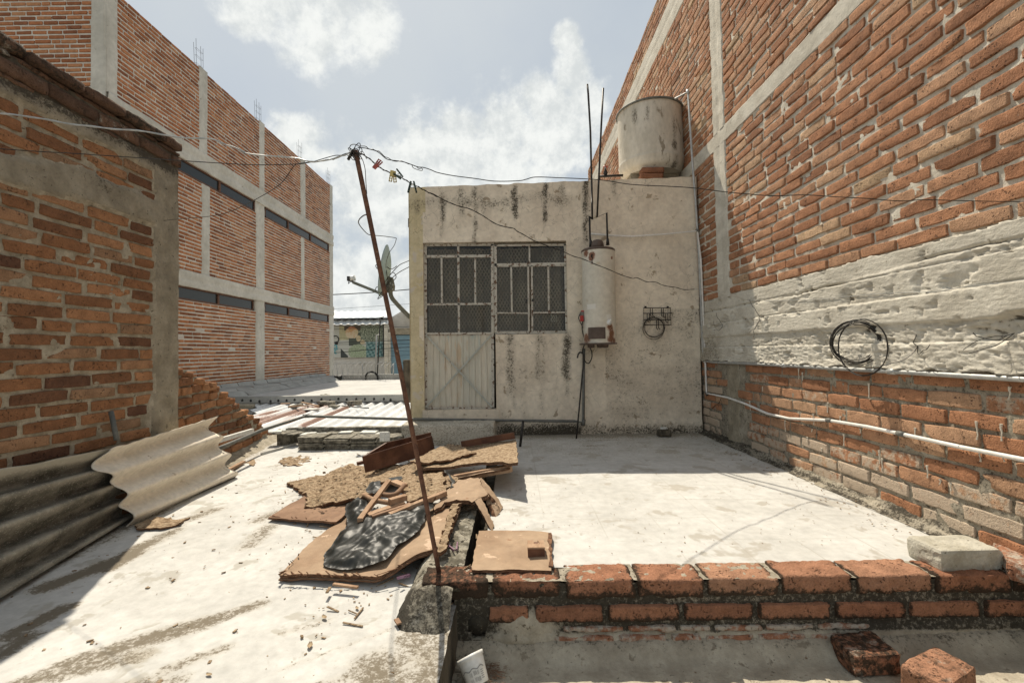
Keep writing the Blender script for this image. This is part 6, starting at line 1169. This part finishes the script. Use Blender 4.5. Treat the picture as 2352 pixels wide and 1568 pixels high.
# plywood panel on the terrace
board('plywood_panel', ((1705, 868, .030), (1900, 880, .016), (2175, 878, .026), (2185, 990, .018), (2192, 1135, .018), (1900, 1140, .014), (1655, 1140, .016), (1680, 990, .018)), .014, [M['hard'], M['hard_edge']], 'weathered tan panel flat on the terrace behind the kerb', seed=60, rag=.003, amp=.004)
board('board_strip', ((2172, 885, .026), (2195, 885, .026), (2202, 1110, .02), (2180, 1110, .02)), .018, [M['hard_edge'], M['hard_edge']], 'dark delaminated edge strip beside the tan panel', seed=61, rag=.006, layers=2)
a, b = D6(2035, 1050, .018), D6(2148, 1048, .018); w_ = b.x-a.x
pb = thing('wooden_block', 'small notched timber block sitting on the tan panel', 'block')
mb = MB(); mb.box((a.x, a.y, .016), (b.x, a.y+.075, .052)); mb.build('lower_piece', M['wood_d'], pb)
mb = MB(); mb.box((a.x-.002, a.y-.002, .053), (a.x+w_+.001, a.y+.040, .060)); mb.box((a.x, a.y+.041, .053), (a.x+w_*.38, a.y+.075, .060)); mb.box((a.x+w_*.62, a.y+.041, .053), (a.x+w_, a.y+.075, .060)); mb.build('upper_piece', M['wood'], pb)
# small bits of debris
bits = ((750, 1248, .10, .006, 'wood', 'thin pale splinter lying on the floor before the pile', (728, 1230), (892, 1256)), )
mb = MB(); a, b = D6(728, 1233, -.065), D6(892, 1255, -.065); mb.beam(a, b, .014, .008); mb.build('splinter', M['wood'], None, 'pale wood splinter on the floor before the large tan board', 'splinter')
mb = MB(); a, b = D6(684, 1290, -.07), D6(706, 1255, -.07); mb.beam(a, b, .012, .006); mb.build('splinter', M['chip'], None, 'short splinter left of the pale one', 'splinter')
mb = MB(); a, b = D6(1150, 1468, -.08), D6(1170, 1500, -.08); mb.beam(a, b, .018, .006); mb.build('splinter', M['hard_red'], None, 'reddish chip of board beside the rounded end of the ridge', 'splinter')
mb = MB(); r = random.Random(66)
def crumb(x, y, z, s):
    M_ = Matrix.Translation((x, y, z))@Matrix.Rotation(r.uniform(0, 6.3), 4, 'Z')@Matrix.Rotation(r.uniform(-.4, .4), 4, 'X'); mb.box((-s*r.uniform(.7, 1.6), -s*r.uniform(.4, .9), 0), (s*r.uniform(.7, 1.6), s*r.uniform(.4, .9), s*r.uniform(.2, .7)), M=M_)
for i in range(420):
    x = r.uniform(-2.2, -.3); y = r.uniform(1.1, 4.8); crumb(x, y, zleft(x, y)+.001, r.choice((.002, .003, .003, .004, .007)))
for i in range(600):
    px = r.gauss(1000, 330); py = r.gauss(700, 260); q = D6(px, py, -.03); crumb(q.x, q.y, zleft(q.x, q.y)+.002 if q.x < -.25 else .002, r.choice((.002, .003, .004, .006)))
for i in range(90):
    q = D6(r.gauss(1000, 300), r.gauss(760, 260), -.03); L_ = r.uniform(.01, .045); an = r.uniform(0, 3.14); z_ = (zleft(q.x, q.y) if q.x < -.25 else 0)+.005; d_ = Vector((math.cos(an)*L_, math.sin(an)*L_, r.uniform(0, .006))); mb.beam(Vector((q.x, q.y, z_))-d_, Vector((q.x, q.y, z_))+d_, r.uniform(.003, .008), .004)
for i in range(260):
    x = r.uniform(-.1, 2.05); y = r.choice((r.uniform(2.1, 4.9), r.uniform(2.1, 3.0))); crumb(x, y, .003, r.choice((.0015, .002, .003)))
for i in range(180): u = r.uniform(1.95, 5); crumb(r.gauss(1.93, .05), u, .003, r.choice((.002, .003, .005)))
for i in range(160): x = r.uniform(-.2, 2.2); y = r.uniform(1.3, 1.8); crumb(x, y, zs(x, y)+.001, r.choice((.0015, .002, .003)))
mb.build('grit', M['chip'], None, 'scattered crumbs of board and grit over the floors', 'grit', kind='stuff')
r = random.Random(5)
for i, (px, py, s, lb_) in enumerate(((1240, 1458, .016, 'dark curled leaf right of the pole foot, lowest on the left roof'), (712, 1466, .018, 'curled dry leaf on the left roof near the bottom stains'), (820, 1383, .012, 'small leaf below the pile'), (745, 1403, .016, 'pale pebble-like flake on the left roof'), (480, 1530, .012, 'brown leaf at the bottom of the left roof'), (398, 1063+120, .012, 'grey pebble near the beige sheet'), (536, 1197, .010, 'dark pebble on the sunny roof left of the brown panel'))[1:]):
    q = P(px, py, z=-.07); mb = MB(); M_ = Matrix.Translation((q.x, q.y, zleft(q.x, q.y)+.004))@Matrix.Rotation(r.uniform(0, 3), 4, 'Z'); mb.grid(lin(-1, 1, .25), lin(-1, 1, .25), lambda u, v: M_@Vector((u*s, v*s*.5*(1-u*u*.8), .4*s*(u*u+v*v)*.5))); mb.build('dry_leaf', M['leaf'], None, lb_, 'leaf')
# bricks, block and tub at the front
D7 = lambda a, b: (1780.6+.2432*a, 1206.2+.2432*b)
def chunk(name, top, z1, h, mat, lb_, cat, parent=None, r=.012, amp=.006, sd=0, col=None, M2=None, n=(14, 9, 5), shr=0):
    "block with a measured quadrilateral top"
    q = [P(*v, z=z1) for v in top]; mb = MB(); rock(mb, (-1, -1, -1), (1, 1, 1), r=1e-4, n=n, amp=0)
    # bilinear footprint, rounded by hand
    out = []
    for v in mb.v:
        u, w, t_ = v; rr_ = max(abs(u), abs(w))
        k = (1-.035*max(0, abs(t_))**12); s = (1-.025*max(0, abs(w))**16)*k; s2 = (1-.025*max(0, abs(u))**16)*k
        uu, ww = (u*s+1)/2, (w*s2+1)/2; p = q[0].lerp(q[1], uu).lerp(q[3].lerp(q[2], uu), ww)
        z = z1-h/2+(h/2)*t_*(1-.06*rr_**14)
        p = Vector((p.x, p.y, z)); c = (q[0]+q[2])/2-Vector((0, 0, h/2)); dn = (p-c).normalized(); p += dn*(noise.fractal((p+Vector((sd, 0, 0)))*16, 1, 2, 4)*amp-max(0, noise.noise((p+Vector((sd, 3, 0)))*30)-.2)*amp*2.5); out.append(tuple(p))
    mb.v = out; mb.sm = [False]*len(mb.sm); mb.c = [col or (.5, 0, 0, 1)]*len(out); return mb.build(name, mat, parent, lb_, cat)
chunk('concrete_block', (D7(1560, 240), D7(2165, 225), D7(1800, 80), D7(1235, 90)), .088, .092, M['block'], 'pale grey concrete block resting askew on the right of the brick kerb', 'concrete block', sd=1, amp=.0045, n=(22, 14, 8))
chunk('loose_brick', (D7(745, 1245), D7(1195, 1215), D7(905, 975), D7(520, 1025)), -.205, .075, M['brick_c'], 'mossy loose brick half in shade below the kerb', 'brick', sd=2, col=(.45, .38, .62, 1), amp=.006, n=(20, 12, 7))
chunk('loose_brick', (D7(1180, 1300), D7(1620, 1520), D7(1905, 1330), D7(1500, 1125)), -.200, .080, M['brick_c'], 'reddish loose brick in the sun at the bottom right', 'brick', sd=5, col=(.8, .32, .45, 1), amp=.005, n=(20, 12, 7))
chunk('brick_stub', (D7(2180, 330), D7(2700, 480), D7(2800, 160), D7(2040, 135)), .06, .075, M['brick_c'], 'plaster-smeared brick behind the concrete block at the right edge', 'brick', sd=6, col=(.5, .5, .25, 1), amp=.01)
mb = MB(); q = P(*D7(1145, 1285), z=-.24); mb.grid(lin(-1, 1, .2), lin(0, 1, .2), lambda u, v: q+Vector((u*.028*(1-v*.8), -.01*v+.012*abs(u), .022-.045*v))); mb.build('dry_leaf', M['leaf'], None, 'folded dry leaf wedged between the two loose bricks', 'leaf')
mb = MB(); q = P(1525, 1002, z=.0); rock(mb, (q.x-.07, q.y-.05, 0), (q.x+.07, q.y+.05, .075), r=.02, n=(8, 6, 5), amp=.012); mb.build('stone', M['black_wall'], None, 'dark stone on the terrace at the foot of the house', 'stone')
mb = MB(); rock(mb, (q.x-.04, q.y-.03, .076), (q.x+.04, q.y+.03, .10), r=.01, n=(6, 4, 3), amp=.006); mb.build('cement_flake', M['tile_w'], None, 'pale flake lying on the dark stone', 'stone')
tub = thing('plastic_tub', 'white food tub with printed barcodes lying tilted in the corner below the kerb', 'tub')
o0 = P(1103, 1566, z=-.262); ax = Vector((-.30, .38, .87)).normalized(); ax = Vector((-.40, .50, .77)).normalized(); c0 = P(1100, 1572, z=-.262); TR = .047
mb = MB(); prf = [(0, .0), (TR*.80, .0), (TR*.82, .004), (TR*.97, .066), (TR*1.0, .072), (TR*1.0, .082), (TR*1.09, .084), (TR*1.09, .096), (TR*1.03, .096), (TR*.97, .07), (TR*.8, .006), (0, .005)]; mb.lathe(prf, c0, ax, 48); mb.build('tub_body', M['white'], tub)
u = ax.orthogonal().normalized(); v_ = ax.cross(u)
def tubp(a, h, o=.0006): q = TR*(.82+.15*(h-.004)/.062)+o; f = (Vector((0, -1, .15))-ax*Vector((0, -1, .15)).dot(ax)).normalized(); g = ax.cross(f); return c0+ax*h+(f*math.cos(a)+g*math.sin(a))*q
mb = MB(); mb.grid(lin(-1.35, 1.3, .08), [.005, .02, .035, .050], lambda a, h: tubp(a, h+(.006*math.sin(a*9) if h > .04 else 0)+(.004 if h > .04 else 0))); lab = mb.build('label', M['label'], tub)
mb = MB(); rr = random.Random(9)
for a0 in (-.95, -.25, .12, .38):
    for h0 in ((.010, .030) if a0 != .12 else (.012, .032)):
        for k in range(9):
            if rr.random() < .8: a1 = a0+k*.030; mb.grid([a1, a1+rr.choice((.010, .018))], [h0, h0+.013], lambda a, h: tubp(a, h, .0014))
for k in range(5): mb.grid([.75, 1.0], [.014+k*.006, .0165+k*.006], lambda a, h: tubp(a, h, .0014))
mb.grid([-1.25, -1.05], [.02, .045], lambda a, h: tubp(a, h, .0013)); mb.grid(lin(-.9, 1.2, .1), [.0485, .052], lambda a, h: tubp(a, h+.003*math.sin(a*9), .0012)); mb.build('barcode', M['ink_grey'], tub)
mb = MB()
for k in range(5):
    a = P(1120+k*5, 1500+k*14, z=-.27); pts = [a+Vector((rnd.uniform(-.03, .03)+i*.012, rnd.uniform(-.02, .02), .004*rnd.random())) for i in range(4)]; mb.tube(curve(pts), .0012, 4)
for k in range(160):
    a = P(rnd.gauss(1130, 16), rnd.gauss(1545, 14), z=-.28); b = a+Vector((rnd.uniform(-.02, .02), rnd.uniform(-.02, .02), rnd.uniform(.0, .008))); mb.tube([a+Vector((0, 0, .004)), b+Vector((0, 0, .004))], .0008, 3)
mb.build('dry_litter', M['hard_red'], None, 'dry brown plant litter heaped beside the tub', 'litter', kind='stuff')
for o in bpy.data.objects:
    if o.type == 'EMPTY': o.empty_display_size = .1
